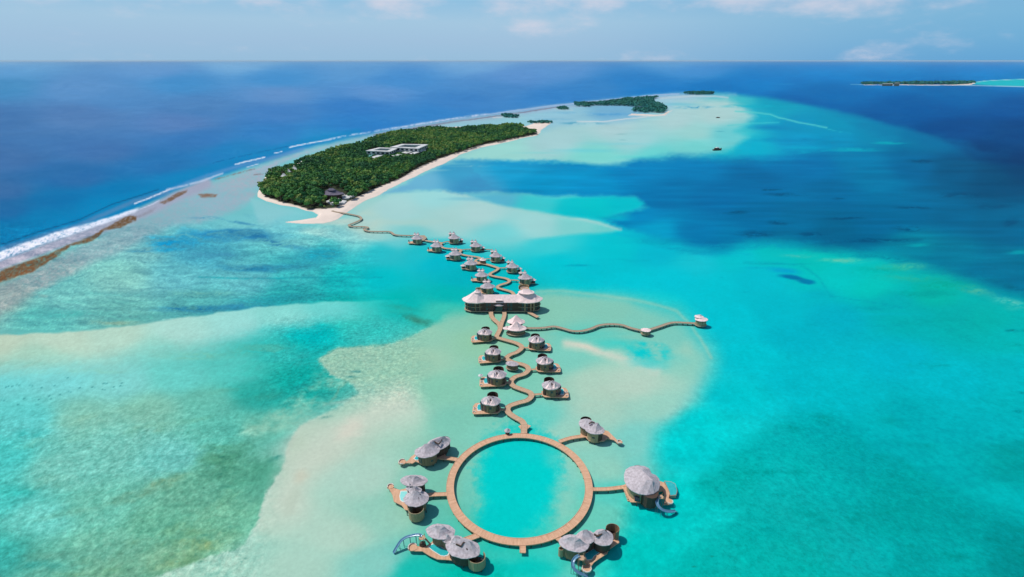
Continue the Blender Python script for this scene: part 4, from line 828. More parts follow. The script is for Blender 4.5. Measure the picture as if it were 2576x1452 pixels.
# ---- buildings on the islands
def ring_block(name, label, quad, zt, zb, inner=0.5, m1='white'):
    P = [at(x, y, zt) for x, y in quad]; c = sum(P, Vector())/len(P)
    root = empty(name, (c.x, c.y, 0), label, 'building')
    I = [c+(p-c)*inner for p in P]; n = len(P)
    w = MB(); vs = [(p.x, p.y, zb) for p in P]+[(p.x, p.y, zt) for p in P]+[(p.x, p.y, zb) for p in I]+[(p.x, p.y, zt) for p in I]
    fs = []
    for i in range(n):
        j = (i+1) % n; fs += [(i, j, n+j, n+i), (2*n+j, 2*n+i, 3*n+i, 3*n+j)]
    w.add(vs, fs); w.build('wall', M['white'], root)
    r_ = MB(); e = 1.06
    O = [c+(p-c)*e for p in P]
    vs = [(p.x, p.y, zt+.02) for p in O]+[(p.x, p.y, zt+0.9) for p in O]+[(p.x, p.y, zt+.02) for p in I]+[(p.x, p.y, zt+0.9) for p in I]
    fs = []
    for i in range(n):
        j = (i+1) % n; fs += [(i, j, n+j, n+i), (2*n+j, 2*n+i, 3*n+i, 3*n+j), (n+i, n+j, 3*n+j, 3*n+i), (j, i, 2*n+i, 2*n+j)]
    r_.add(vs, fs); r_.build('roof', M['white'], root)
    for i in range(n):          # shaded window bands between the piers
        a, b = P[i], P[(i+1) % n]; d = (b-a); L = d.length; nn = Vector((d.y, -d.x, 0)).normalized()
        if (nn.dot(((a+b)/2)-c)) < 0: nn = -nn
        if nn.y > 0.3: continue
        k = max(2, int(L/9))
        for q in range(k):
            p0 = a+d*((q+0.22)/k)+nn*0.04; p1 = a+d*((q+0.78)/k)+nn*0.04
            g = MB(); g.add([(p0.x, p0.y, zt-5), (p1.x, p1.y, zt-5), (p1.x, p1.y, zt-1.2), (p0.x, p0.y, zt-1.2)], [(0, 1, 2, 3)]); g.build('window', M['glass'], root)
    return root
ring_block('courtyard_building', 'white flat roofed courtyard block on the left in the island wood', [(922,380),(953,372.5),(1000,374),(980,382.5)], 15, 1, 0.62)
ring_block('courtyard_building', 'larger white flat roofed courtyard block on the right in the island wood', [(984,371),(1012,363.5),(1075,364.5),(1052,374.5)], 17, 1, 0.66)
def flat_hut(name, label, quad, zt, m='white', zb=1):
    P = [at(x, y, zt) for x, y in quad]; c = sum(P, Vector())/len(P); root = empty(name, (c.x, c.y, 0), label, 'building')
    w = MB(); prism(w, [((p.x-c.x)*.94+c.x, (p.y-c.y)*.94+c.y) for p in P], zb, zt); w.build('wall', M['pale_wall'], root)
    r_ = MB(); prism(r_, [(p.x, p.y) for p in P], zt+.01, zt+0.7, 0.96); r_.build('roof', M[m], root); return root
flat_hut('service_building', 'long low white roof in front of the left courtyard block', [(929,397),(950,391),(964,391.5),(942,398.5)], 10)
flat_hut('service_building', 'low white roof between the two courtyard blocks', [(985,392),(1003,388),(1012,389),(996,394)], 10)
flat_hut('service_building', 'low white roof just right of the larger courtyard block', [(1030,387),(1066,377),(1073,378),(1042,388)], 10)
flat_hut('service_building', 'small pale terrace roof between palms before the right block', [(1010,384),(1030,379),(1045,380.5),(1024,386.5)], 10)
pw = MB(); prism(pw, [(p.x, p.y) for p in (at(918,391,8), at(932,387,8), at(940,390,8), at(928,396,8))], 1, 8); o = pw.build('swimming_pool', M['pale_pool']); tag(o, 'pale blue pool terrace left of the courtyard blocks', 'pool')
for (x, y, w_, lab) in ((741,424,12,'uppermost of three small pale huts in the left edge of the island wood'),(727,430,7,'middle and smallest of three pale huts in the left edge of the island wood'),(714.5,441,10,'lowest of three small pale huts in the left edge of the island wood')):
    c = at(x, y+2, 8); root = empty('beach_hut', (c.x, c.y, 0), lab, 'hut', 'huts in the left edge of the wood')
    mb = MB(); prism(mb, ell(c.x, c.y, w_*.42, w_*.36, 0, 8), 1, 8); mb.build('wall', M['pale_wall'], root)
    roof_mesh(c.x, c.y, w_*.56, w_*.5, 0, 8, 12.5, w_*.15, 10).build('roof', M['white'], root)
c = at(835, 486.5, 9); root = empty('island_hall', (c.x, c.y, 0), 'large hall with violet grey hipped roof at the near end of the wood', 'building')
mb = MB(); prism(mb, ell(c.x, c.y, 13.5, 7.5, 0, 12), 1, 8.7); mb.build('wall', M['dark_wood_and_shade'], root)
roof_mesh(c.x, c.y, 17, 10, 0, 8.5, 14.5, 6, 16, 0.1).build('roof', M['slate'], root)
roof_mesh(c.x, c.y, 6, 4, 0, 14.0, 16.6, 3, 10, 0.1).build('ridge_roof', M['slate'], root)
for (q, lab) in (([(820,506),(838,500),(858,503),(872,505),(866,511),(836,514)], 'pale paved terrace in front of the violet roofed hall'), ([(858,493),(880,489),(893,492),(876,499),(862,499)], 'narrow pale terrace at the right of the violet roofed hall')):
    P = [at(x, y, 3.2) for x, y in q]; mb = MB(); prism(mb, [(p.x, p.y) for p in P], 1, 3.2); o = mb.build('terrace', M['white']); tag(o, lab, 'terrace')
    c = sum(P, Vector())/len(P)
    for k in range(3):
        p = P[k]*0.55+c*0.45; r_ = roof_mesh(p.x, p.y, 2.4, 2.2, 0, 5.6, 7.0, 0, 8); root = empty('parasol', (p.x, p.y, 3.2), ['leftmost','middle','rightmost'][k]+' small grey parasol on the '+('front' if q[0][0] == 820 else 'side')+' terrace of the island hall', 'parasol', 'parasols on the hall terraces')
        r_.build('canopy', M['roof'], root); mb = MB(); rod(mb, (p.x, p.y, 3.2), (p.x, p.y, 6.2), .08); mb.build('pole', M['dark_wood_and_shade'], root)
flat_hut('resort_building', 'white flat roofed building in the far right island wood', [(2219,211.0),(2222,210.5),(2246,210.5),(2247,211.0)], 16)
flat_hut('resort_building', 'thin white roof right of the big one on the far right island', [(2250,209.3),(2252,208.9),(2264,208.9),(2264,209.3)], 22)

# ---- boats
def boat(x, y, L, lab, rot):
    c = at(x, y); root = empty('boat', (c.x, c.y, 0), lab, 'boat'); W = L*0.26
    sta = [(-.5, .75, .0), (-.3, 1, 0), (.1, 1, 0), (.35, .66, .05), (.5, .05, .12)]
    cr, sr = math.cos(R(rot)), math.sin(R(rot)); T = lambda u, v, z: (c.x+u*cr-v*sr, c.y+u*sr+v*cr, z)
    vs = []
    for u, w, r_ in sta:
        for (vv, z) in ((-w*W/2, L*(.12+r_)), (-w*W*.36, -.3), (w*W*.36, -.3), (w*W/2, L*(.12+r_))): vs.append(T(u*L, vv, z))
    fs = [(0, 1, 2, 3), (19, 18, 17, 16)]
    for k in range(4):
        for q in range(4): a, b = 4*k+q, 4*k+(q+1) % 4; fs.append((a, b, b+4, a+4))
    mb = MB(); mb.add(vs, fs); mb.build('hull', M['dark_wood_and_shade'], root)
    mb = MB(); prism(mb, [T(u, v, 0)[:2] for u, v in ((-.34*L, -.32*W), (.18*L, -.32*W), (.22*L, 0), (.18*L, .32*W), (-.34*L, .32*W))], L*.125, L*.26, .9); mb.build('cabin', M['dark_wood_and_shade'], root)
    mb = MB(); prism(mb, [T(u, v, 0)[:2] for u, v in ((-.20*L, -.42*W), (.16*L, -.42*W), (.16*L, .42*W), (-.20*L, .42*W))], L*.262, L*.33, .55); mb.build('canopy', M['white'], root)
boat(1804, 378.5, 22, 'dark boat with a white canopy afloat at the edge of the dark blue water', 15)
boat(1806, 297, 14, 'tiny dark boat on the far pale shallows', 0)

# ================================================================== VILLAS ON STILTS
DZ = 2.0
def body(root, cx, cy, rx, ry, rot, z0, z1, m='wall', n=14, name='wall'):
    mb = MB(); prism(mb, ell(cx, cy, rx, ry, rot, n), z0, z1); return mb.build(name, M[m], root)
def panel(root, cx, cy, rx, ry, rot, a0, a1, z0, z1, m='glass', name='window', off=0.05, nseg=None):
    nseg = nseg or max(1, int(abs(a1-a0)/20)); P = ell(cx, cy, rx+off, ry+off, rot, nseg, a0, a1); Q = ell(cx, cy, rx-0.3, ry-0.3, rot, nseg, a0, a1)
    mb = MB(); n = len(P); vs = [(p[0], p[1], z) for z in (z0, z1) for p in P]+[(p[0], p[1], z) for z in (z0, z1) for p in Q]
    fs = []
    for i in range(n-1): fs += [(i, i+1, n+i+1, n+i), (3*n+i, 3*n+i+1, 2*n+i+1, 2*n+i), (n+i, n+i+1, 3*n+i+1, 3*n+i), (i+1, i, 2*n+i, 2*n+i+1)]
    fs += [(0, n, 3*n, 2*n), (n-1, 3*n-1, 4*n-1, 2*n-1)]
    mb.add(vs, fs); return mb.build(name, M[m], root)
def screen(root, cx, cy, rx, ry, rot, z1, a0=0, a1=360, m='wall', z0=1.3, name='screen_wall', floor=True, th=0.22):
    seg = max(6, int(abs(a1-a0)/20)); P = ell(cx, cy, rx, ry, rot, seg, a0, a1); Q = ell(cx, cy, rx-th, ry-th, rot, seg, a0, a1)
    n = len(P); mb = MB(); full = abs(a1-a0) >= 360
    vs = [(p[0], p[1], z) for z in (z0, z1) for p in P]+[(p[0], p[1], z) for z in (z0, z1) for p in Q]; fs = []
    for i in range(n if full else n-1):
        j = (i+1) % n; fs += [(i, j, n+j, n+i), (3*n+i, 3*n+j, 2*n+j, 2*n+i), (n+i, n+j, 3*n+j, 3*n+i), (j, i, 2*n+i, 2*n+j)]
    mb.add(vs, fs); o = mb.build(name, M[m], root)
    if floor: mb = MB(); prism(mb, ell(cx, cy, rx-th-.02, ry-th-.02, rot, 16), 1.5, 2.06); mb.build('court_floor', M['dark_wood_and_shade'], root)
    return o
def roof(root, cx, cy, rx, ry, rot, ze, za, ridge=0, m='roof', n=22, name='roof', apex=(0, 0), bell=.22):
    return roof_mesh(cx, cy, rx, ry, rot, ze, za, ridge, n, bell, apex).build(name, M[m], root)
def slot(root, cx, cy, pts, z, w=0.45, name='roof_opening'):
    """dark joints of the sliding roof: shallow troughs laid on the slope"""
    mb = MB()
    for (a, b) in zip(pts[:-1], pts[1:]):
        a, b = Vector(a), Vector(b); d = (b-a); nn = Vector((-d.y, d.x, 0)).normalized()*w/2
        vs = [a-nn, a+nn, b+nn, b-nn]; up = Vector((0, 0, 0.10))
        mb.add([v-up*4 for v in vs]+[v+up for v in vs], [(3, 2, 1, 0), (4, 5, 6, 7), (0, 1, 5, 4), (1, 2, 6, 5), (2, 3, 7, 6), (3, 0, 4, 7)])
    return mb.build(name, M['dark_wood_and_shade'], root)
def deckpoly(root, pts, z=DZ, th=0.38, m='deck', name='deck'):
    mb = MB(); prism(mb, pts, z-th, z); return mb.build(name, M[m], root)
def poolpoly(root, pts, z=DZ, m='pool', k=0.84, rim='rim'):
    n = len(pts); cx = sum(p[0] for p in pts)/n; cy = sum(p[1] for p in pts)/n
    mb = MB(); prism(mb, pts, z-1.3, z+0.16); p = mb.build('pool', M[rim], root)
    mb = MB(); prism(mb, [(cx+(q[0]-cx)*k, cy+(q[1]-cy)*k) for q in pts], z-0.5, z+0.20)
    o = mb.build('pool_water', M[m], root)
    o.parent = p; return p
def bench(root, cx, cy, r, a0, a1, z=DZ, name='curved_sofa'):
    o = panel(root, cx, cy, r, r, 0, a0, a1, z, z+0.55, 'cloth', name, 0.0, 6)
    return o
def stilts(root, cx, cy, rx, ry, n, zt=1.7, rot=0):
    for p in ell(cx, cy, rx, ry, rot, n): pile_at(root, p[0], p[1], zt, 0.17)
def slide(root, pts, w=1.2):
    P = ribbon_pts(pts, 0.8); mb = MB(); n = len(P); prof = [(-1, .5), (-.8, .08), (-.3, -.12), (.3, -.12), (.8, .08), (1, .5), (1.12, .5), (.85, -.05), (.3, -.26), (-.3, -.26), (-.85, -.05), (-1.12, .5)]
    K = len(prof); vs = []
    for i, p in enumerate(P):
        d = P[min(i+1, n-1)]-P[max(i-1, 0)]; nn = Vector((-d.y, d.x, 0)).normalized()
        for u, v in prof: q = p+nn*u*w/2; vs.append((q.x, q.y, q.z+v))
    fs = [(i*K+k, i*K+(k+1) % K, (i+1)*K+(k+1) % K, (i+1)*K+k) for i in range(n-1) for k in range(K)]
    mb.add(vs, fs); s_ = mb.build('slide', M['slide'], root, smooth=True)
    L = 0; last = 0
    for i in range(1, n):
        L += (P[i]-P[i-1]).length
        if L-last > 2.0 and P[i].z > 0.9:
            last = L; d = P[min(i+1, n-1)]-P[i-1]; nn = Vector((-d.y, d.x, 0)).normalized()
            for s2 in (-1, 1):
                mb = MB(); q = P[i]+nn*s2*0.5; rod(mb, (q.x, q.y, -.6), (q.x, q.y, q.z-0.1), .09, .09, 6); o = mb.build('slide_post', M['steel'], root)
def tower(root, cx, cy, r, zt):
    deckpoly(root, [(cx-r, cy-r), (cx+r, cy-r), (cx+r, cy+r), (cx-r, cy+r)], zt, .25, 'walk', 'tower_platform')
    for sx in (-1, 1):
        for sy in (-1, 1):
            mb = MB(); rod(mb, (cx+sx*r*.9, cy+sy*r*.9, 0), (cx+sx*r*.9, cy+sy*r*.9, zt+1.1), .12, .12, 6); mb.build('tower_post', M['pale_wall'], root)
    mb = MB()
    for k in range(9):
        t = k/8; prism(mb, [(cx+r+t*2.2, cy-r*.6), (cx+r+.4+t*2.2, cy-r*.6), (cx+r+.4+t*2.2, cy+r*.3), (cx+r+t*2.2, cy+r*.3)], zt-.2-(zt-DZ)*t, zt-.08-(zt-DZ)*t)
    mb.build('stair', M['walk'], root)
def D2(x, y, z=DZ): p = at(x, y, z); return (p.x, p.y)
def Z(ox, oy, s): return lambda x, y, z=DZ: D2(ox+x*s, oy+y*s, z)

# ---- ring villa: the big oval one on the right
z = Z(1480, 1148, .1176)
c = z(1130, 900); v5 = empty('water_villa', (*c, 0), 'big stilt villa under one broad heart shaped grey roof, right of the ring', 'villa', 'villas round the ring')
rc = z(1150, 560, 8.0)
outl = [z(x, y, 8.0) for x, y in [(770,520),(765,400),(800,290),(900,225),(1050,200),(1200,215),(1300,265),(1350,370),(1440,405),(1510,480),(1535,600),(1500,730),(1400,800),(1250,830),(1080,810),(930,740),(830,650)]]
mb = MB(); n = len(outl); ap = z(1165, 545, 8.0)
vs = []
for k, (q, dz) in enumerate(((1, -.3), (1.01, .12), (.72, 1.25), (.42, 2.45), (.0, 4.0))):
    for p in outl:
        # ridge curves from the back of the roof to the front right
        t = max(0, min(1, (p[1]-rc[1]+7)/14)); ax = (ap[0]+(1-t)*3.4*(1 if p[0] > rc[0] else .2), ap[1]+(t-.5)*6)
        vs.append((ax[0]+(p[0]-ax[0])*q, ax[1]+(p[1]-ax[1])*q, 8.0+dz))
fs = [(k*n+i, k*n+(i+1) % n, (k+1)*n+(i+1) % n, (k+1)*n+i) for k in range(4) for i in range(n)]+[tuple(range(n-1, -1, -1)), tuple(range(4*n, 5*n))]
a_ = sum(outl[i][0]*outl[(i+1) % n][1]-outl[(i+1) % n][0]*outl[i][1] for i in range(n))
if a_ < 0: fs = [f[::-1] for f in fs]
mb.add(vs, fs); mb.build('roof', M['roof'], v5)
mb = MB(); prism(mb, [(rc[0]+(p[0]-rc[0])*.80, rc[1]+(p[1]-rc[1])*.80) for p in outl], DZ-.5, 7.9); mb.build('wall', M['pale_wall'], v5)
bp = z(1330, 960, 4.5); body(v5, bp[0], bp[1]+2.6, 3.9, 4.2, 0, DZ-.5, 7.7, 'dark_wood_and_shade', 12, 'veranda_wall')
w_ = z(1045, 955, 4.2)
for dx in (0, ):
    mb = MB(); prism(mb, [(w_[0]-1.2, w_[1]-.4), (w_[0]+1.2, w_[1]-.4), (w_[0]+1.2, w_[1]+2), (w_[0]-1.2, w_[1]+2)], 4.3, 5.2); mb.build('window', M['glass'], v5)
e = z(1060, 235, 7.0); screen(v5, e[0], e[1]-2.0, 3.4, 3.2, 0, 7.2, -10, 190, 'dark_wood_and_shade')
deckpoly(v5, [z(x, y) for x, y in [(700,640),(780,600),(900,560),(1500,520),(1620,560),(1700,690),(1740,800),(1720,900),(1795,930),(1785,1025),(1610,1035),(1640,900),(1600,740),(1480,760),(1400,1000),(900,980),(770,720)]])
poolpoly(v5, [z(x, y) for x, y in [(1625,530),(1760,545),(1855,590),(1905,740),(1880,840),(1750,850),(1735,770),(1690,670)]], DZ, 'pool', .93, 'grey_deck')
bench(v5, *z(1740, 975), 1.5, -150, 30); stilts(v5, rc[0], rc[1]-1, 6.5, 6, 9); stilts(v5, *z(1780, 720), 2, 2.5, 5)
p0 = z(1500, 870, 6.5)
sp = [(*z(1520, 850, 6.5), 6.5), (*z(1470, 930, 6.0), 6.0), (*z(1475, 1040, 5.0), 5.0), (*z(1560, 1140, 3.8), 3.8), (*z(1690, 1190, 2.6), 2.6), (*z(1830, 1185, 1.4), 1.4), (*z(1880,1170,.5), .5)]
slide(v5, sp, 1.3); tower(v5, *z(1545, 865, 6.3), 1.1, 6.3)
mb = MB(); a, b = Vector((*z(770, 640), DZ)), Vector((*z(880, 950, .4), .4))
for k in range(10): p = a.lerp(b, k/9); prism(mb, [(p.x-1, p.y-.3), (p.x+1, p.y-.3), (p.x+1, p.y+.3), (p.x-1, p.y+.3)], p.z, p.z+.14)
mb.build('stair', M['deck'], v5)

# ---- ring villa upper left
z = Z(977.3, 1081.6, .0784)
c = z(1240, 950); v1 = empty('water_villa', (*c, 0), 'two roofed grey stilt villa at the upper left of the ring, deck pointing left', 'villa', 'villas round the ring')
f = z(1235, 690, 7.4); body(v1, f[0], f[1], 4.7, 3.7, 0, DZ-.6, 7.3, 'wall', 14); roof(v1, f[0], f[1], 6.1, 4.4, 8, 7.4, 11.2, 1.2, apex=(.2, 1.2))
panel(v1, f[0], f[1], 4.7, 3.7, 0, -62, -45, 3.6, 4.6, 'glass', 'window')
panel(v1, f[0], f[1], 4.7, 3.7, 0, -170, -120, 2.2, 5.6, 'glass', 'window')
b_ = z(1600, 440, 7.2); body(v1, b_[0], b_[1], 5.0, 3.6, 32, DZ-.6, 7.1, 'dark_wood_and_shade', 14); roof(v1, b_[0], b_[1], 6.4, 4.4, 32, 7.2, 10.6, 3.2)
m_ = z(1400, 560, 7.6); roof(v1, m_[0], m_[1]+.4, 3.2, 2.6, 20, 7.9, 11.0, .8, name='porch_roof')
slot(v1, 0, 0, [(*z(1380, 385, 9.9), 9.9), (*z(1460, 365, 10.1), 10.1), (*z(1600, 450, 9.9), 9.9), (*z(1690, 365, 9.7), 9.7)], 0, .5)
slot(v1, 0, 0, [(*z(1690, 320, 9.7), 9.7), (*z(1715, 315, 9.7), 9.7)], 0, .8, 'vent')
e = z(1790, 290, 6.2); screen(v1, e[0], e[1]-.8, 3.0, 2.6, 20, 6.4, -60, 160, 'dark_wood_and_shade')
deckpoly(v1, [z(x, y) for x, y in [(380,1010),(560,1020),(650,960),(720,860),(870,760),(1200,700),(1700,760),(1830,790),(1850,870),(1650,900),(1400,1000),(1000,1060),(880,1010),(760,1080),(680,1060),(560,1065),(420,1060)]])
deckpoly(v1, ell(*z(440, 1035), 1.95, 1.75, 0, 14), DZ+.15, .5); bench(v1, *z(440, 1035), 1.85, 60, 300, DZ+.15)
poolpoly(v1, [z(x, y) for x, y in [(900,820),(990,900),(960,980),(880,985),(800,930)]], DZ, 'pool', .7); stilts(v1, f[0], f[1], 4.2, 3.2, 8); stilts(v1, b_[0], b_[1], 4.4, 3, 7, rot=32)
for q in ((440, 1040), (640, 1010)): pile_at(v1, *z(*q), 1.7)

# ---- ring villa left
z = Z(958.3, 1176.5, .0980)
c = z(900, 980); v2 = empty('water_villa', (*c, 0), 'stilt villa left of the ring with a separate round rear roof and side pool', 'villa', 'villas round the ring')
b_ = z(850, 335, 7.6); body(v2, b_[0]+.8, b_[1], 4.0, 2.7, 0, DZ-.6, 7.5, 'dark_wood_and_shade', 12); roof(v2, b_[0], b_[1], 6.3, 3.5, -4, 7.6, 10.6, 1.4, n=16)
m_ = z(750, 520, 6.0); body(v2, m_[0], m_[1], 1.4, 1.3, 0, DZ, 5.9, 'dark_wood_and_shade', 10, 'porch_wall'); roof(v2, m_[0], m_[1], 1.95, 1.7, 0, 6.0, 9.0, 0, n=12, name='porch_roof')
f = z(900, 800, 7.2); body(v2, f[0], f[1], 4.2, 3.6, 0, DZ-.6, 7.1, 'wall', 14); roof(v2, f[0], f[1], 5.5, 4.5, 0, 7.2, 11.2, .8, apex=(-.2, .8))
g = z(890, 625, 8.2); roof(v2, g[0], g[1], 3.0, 2.0, 0, 9.1, 11.6, .6, n=12, name='upper_roof')
slot(v2, 0, 0, [(*z(785, 700, 9.6), 9.6), (*z(880, 645, 10.3), 10.3), (*z(1015, 690, 9.6), 9.6)], 0, .42)
slot(v2, 0, 0, [(*z(822, 760, 9.0), 9.0), (*z(822, 805, 8.6), 8.6)], 0, .55, 'vent'); slot(v2, 0, 0, [(*z(970, 760, 9.0), 9.0), (*z(990, 800, 8.5), 8.5)], 0, .55, 'vent')
e = z(900, 1060, 6.0); screen(v2, e[0], e[1], 3.4, 3.0, 0, 6.2, 175, 365, 'pale_wall'); panel(v2, f[0], f[1], 4.2, 3.6, 0, 215, 320, 2.3, 6.9, 'dark_wood_and_shade', 'open_front')
panel(v2, b_[0]+.8, b_[1], 4.0, 2.7, 0, -60, -35, 3.0, 6.8, 'glass', 'window')
deckpoly(v2, [z(x, y) for x, y in [(200,520),(330,525),(480,570),(690,520),(1000,470),(1150,650),(1280,660),(1280,730),(1150,780),(1000,1100),(760,1100),(700,1095),(615,1080),(540,970),(330,870),(295,700),(240,600)]])
deckpoly(v2, ell(*z(245, 490), 1.65, 1.4, 0, 14), DZ+.15, .5); bench(v2, *z(245, 490), 1.55, 20, 220, DZ+.15)
poolpoly(v2, [z(x, y) for x, y in [(500,600),(680,595),(700,700),(640,840),(580,900),(500,860),(470,740)]], DZ, 'pale_pool', .84)
stilts(v2, f[0], f[1]-1, 4.2, 4.6, 9); stilts(v2, b_[0], b_[1], 3.6, 2.2, 6); pile_at(v2, *z(245, 490), 1.7)

# ---- ring villa lower left, with slide
z = Z(977.3, 1299.9, .1046)
c = z(1700, 950); v3 = empty('water_villa', (*c, 0), 'largest stilt villa, lower left of the ring, long pool deck and water slide', 'villa', 'villas round the ring')
b_ = z(1255, 360, 7.6); body(v3, b_[0]+.6, b_[1], 4.3, 2.9, 0, DZ-.6, 7.5, 'wall', 14); roof(v3, b_[0], b_[1], 6.1, 3.7, -8, 7.6, 10.8, 1.6, n=16)
m_ = z(1420, 535, 6.6); body(v3, m_[0], m_[1], 2.0, 1.6, 0, DZ-.4, 6.5, 'wall', 12, 'link_wall'); roof(v3, m_[0], m_[1], 2.6, 2.0, -25, 6.6, 9.4, .6, n=12, name='link_roof')
f = z(1790, 760, 7.2); body(v3, f[0], f[1], 5.8, 3.4, -14, DZ-.6, 7.1, 'dark_wood_and_shade', 16); roof(v3, f[0], f[1], 7.1, 4.5, -14, 7.2, 11.0, 3.0, apex=(-.5, 1.0))
g = z(1660, 590, 8.6); roof(v3, g[0], g[1], 2.7, 1.9, -20, 9.4, 11.5, .9, n=10, name='upper_roof')
slot(v3, 0, 0, [(*z(1620, 655, 9.7), 9.7), (*z(1740, 705, 9.7), 9.7), (*z(1800, 620, 10.4), 10.4), (*z(1870, 615, 10.2), 10.2)], 0, .4)
slot(v3, 0, 0, [(*z(1880, 760, 8.9), 8.9), (*z(1905, 795, 8.6), 8.6)], 0, .6, 'vent'); slot(v3, 0, 0, [(*z(1990, 690, 8.9), 8.9), (*z(2010, 725, 8.6), 8.6)], 0, .6, 'vent')
e = z(2120, 960, 5.8); screen(v3, e[0], e[1], 3.5, 3.2, 0, 6.0, 170, 400, 'pale_wall'); bench(v3, e[0]+1.5, e[1]+.3, 1.3, -90, 90, 2.1, 'bath_bench')
deckpoly(v3, [z(x, y) for x, y in [(560,690),(700,710),(850,735),(1000,640),(1100,560),(1700,640),(1900,700),(2100,1000),(1830,1120),(1800,1150),(1640,1075),(1450,1040),(1180,1025),(1000,945),(900,885),(820,830),(640,830),(560,800)]])
deckpoly(v3, ell(*z(580, 745), 2.0, 1.6, 0, 16), DZ+.15, .5); bench(v3, *z(580, 745), 1.9, 30, 220, DZ+.15)
poolpoly(v3, [z(x, y) for x, y in [(945,730),(1000,670),(1090,640),(1260,730),(1440,830),(1480,880),(1440,940),(1350,965),(1260,950),(1050,820)]], DZ, 'pool', .87)
stilts(v3, f[0], f[1], 5, 3, 9, rot=-14); stilts(v3, b_[0], b_[1], 3.8, 2.4, 7); stilts(v3, e[0], e[1], 3, 2.8, 7); pile_at(v3, *z(580, 745), 1.7); pile_at(v3, *z(1000, 900), 1.7); pile_at(v3, *z(1400, 1010), 1.7)
sp = [(*z(800, 470, 6.2), 6.2), (*z(700, 448, 6.0), 6.0), (*z(560, 470, 5.5), 5.5), (*z(420, 510, 4.8), 4.8), (*z(300, 595, 3.8), 3.8), (*z(215, 720, 2.3), 2.3), (*z(150, 830, 1.0), 1.0), (*z(120, 880, .4), .4)]
slide(v3, sp, 1.1); tower(v3, *z(800, 500, 6.0), 1.1, 6.0)
mb = MB(); q = z(830, 690); prism(mb, ell(q[0], q[1], 1.4, 1.1, 0, 8), DZ, 3.6, .8); mb.build('deck_cabin', M['dark_wood_and_shade'], v3)

# ---- ring villa lower right, with slide
z = Z(1385.2, 1309.3, .0980)
c = z(900, 850); v4 = empty('water_villa', (*c, 0), 'long stilt villa with three joined grey roofs and slide, lower right of the ring', 'villa', 'villas round the ring')
f = z(610, 590, 7.4); body(v4, f[0], f[1], 4.8, 3.0, -6, DZ-.6, 7.3, 'wall', 14); roof(v4, f[0], f[1], 6.1, 3.9, -10, 7.4, 10.6, 2.0, n=16)
m_ = z(900, 450, 7.2); body(v4, m_[0]+.2, m_[1], 3.0, 2.6, 10, DZ-.6, 7.1, 'dark_wood_and_shade', 12); roof(v4, m_[0], m_[1], 4.1, 3.2, 10, 7.6, 10.9, .8, n=14, apex=(-.2, .9))
b_ = z(1340, 440, 7.2); body(v4, b_[0], b_[1], 3.7, 3.0, 20, DZ-.6, 7.1, 'dark_wood_and_shade', 14); roof(v4, b_[0], b_[1], 4.4, 3.9, 20, 7.2, 10.2, 1.4, apex=(-.4, .8))
slot(v4, 0, 0, [(*z(1120, 350, 9.6), 9.6), (*z(1200, 400, 9.4), 9.4), (*z(1320, 335, 9.6), 9.6)], 0, .65); slot(v4, 0, 0, [(*z(1340, 275, 9.8), 9.8), (*z(1430, 255, 9.6), 9.6)], 0, .65)
e = z(1590, 215, 6.0); screen(v4, e[0], e[1], 2.9, 2.4, 0, 6.4, -70, 180, 'wall')
mb = MB(); q = z(272, 735, 5.0); screen(v4, q[0], q[1], 1.1, .9, 0, 5.4, 0, 360, 'pale_wall')
deckpoly(v4, [z(x, y) for x, y in [(240,520),(600,500),(1200,420),(1700,300),(1760,570),(1690,610),(1500,740),(1450,850),(1240,985),(1110,1080),(1050,1160),(950,1165),(870,1085),(740,960),(560,900),(330,820),(240,700)]])
deckpoly(v4, ell(*z(925, 1245), 2.05, 1.6, 0, 16), DZ+.15, .5); bench(v4, *z(925, 1245), 1.95, 150, 380, DZ+.15)
poolpoly(v4, [z(x, y) for x, y in [(850,880),(1000,790),(1150,715),(1330,765),(1230,850),(1110,930),(1060,1010),(930,1030),(890,950)]], DZ, 'pool', .9)
stilts(v4, f[0], f[1], 4.2, 2.6, 8); stilts(v4, b_[0], b_[1], 3.2, 2.6, 7); pile_at(v4, *z(925, 1245), 1.7); pile_at(v4, *z(1300, 900), 1.7)
sp = [(*z(750, 910, 6.2), 6.2), (*z(650, 960, 5.8), 5.8), (*z(580, 1050, 5.2), 5.2), (*z(565, 1170, 4.4), 4.4), (*z(620, 1280, 3.4), 3.4), (*z(740, 1370, 2.2), 2.2), (*z(880, 1420, 1.0), 1.0), (*z(960,1440,.4), .4)]
slide(v4, sp, 1.2); tower(v4, *z(790, 960, 6.0), 1.1, 6.0)

# ---- ring villa upper right
z = Z(1404, 1034, .0719)
c = z(1300, 950); v6 = empty('water_villa', (*c, 0), 'stilt villa at the upper right of the ring, narrow deck tail to the right', 'villa', 'villas round the ring')
b_ = z(1030, 470, 7.2); body(v6, b_[0], b_[1], 3.6, 3.4, -35, DZ-.6, 7.1, 'wall', 14); roof(v6, b_[0], b_[1], 4.9, 4.2, -35, 7.2, 10.4, 1.6)
f = z(1280, 650, 7.4); body(v6, f[0]+.3, f[1], 4.0, 3.4, 0, DZ-.6, 7.3, 'pale_wall', 14); roof(v6, f[0], f[1], 5.1, 3.9, -6, 7.4, 11.2, .6, apex=(1.0, 1.0), n=16)
panel(v6, f[0]+.3, f[1], 4.0, 3.4, 0, -72, 40, 2.0, 7.2, 'dark_wood_and_shade', 'shaded_wall'); panel(v6, f[0]+.3, f[1], 4.0, 3.4, 0, -118, -98, 4.2, 5.0, 'glass', 'window')  # shade of the right side put into a dark panel
slot(v6, 0, 0, [(*z(1075, 445, 9.6), 9.6), (*z(1190, 375, 10.4), 10.4), (*z(1290, 425, 10.0), 10.0)], 0, .38); slot(v6, 0, 0, [(*z(1180, 510, 9.4), 9.4), (*z(1225, 510, 9.4), 9.4)], 0, .6, 'vent')
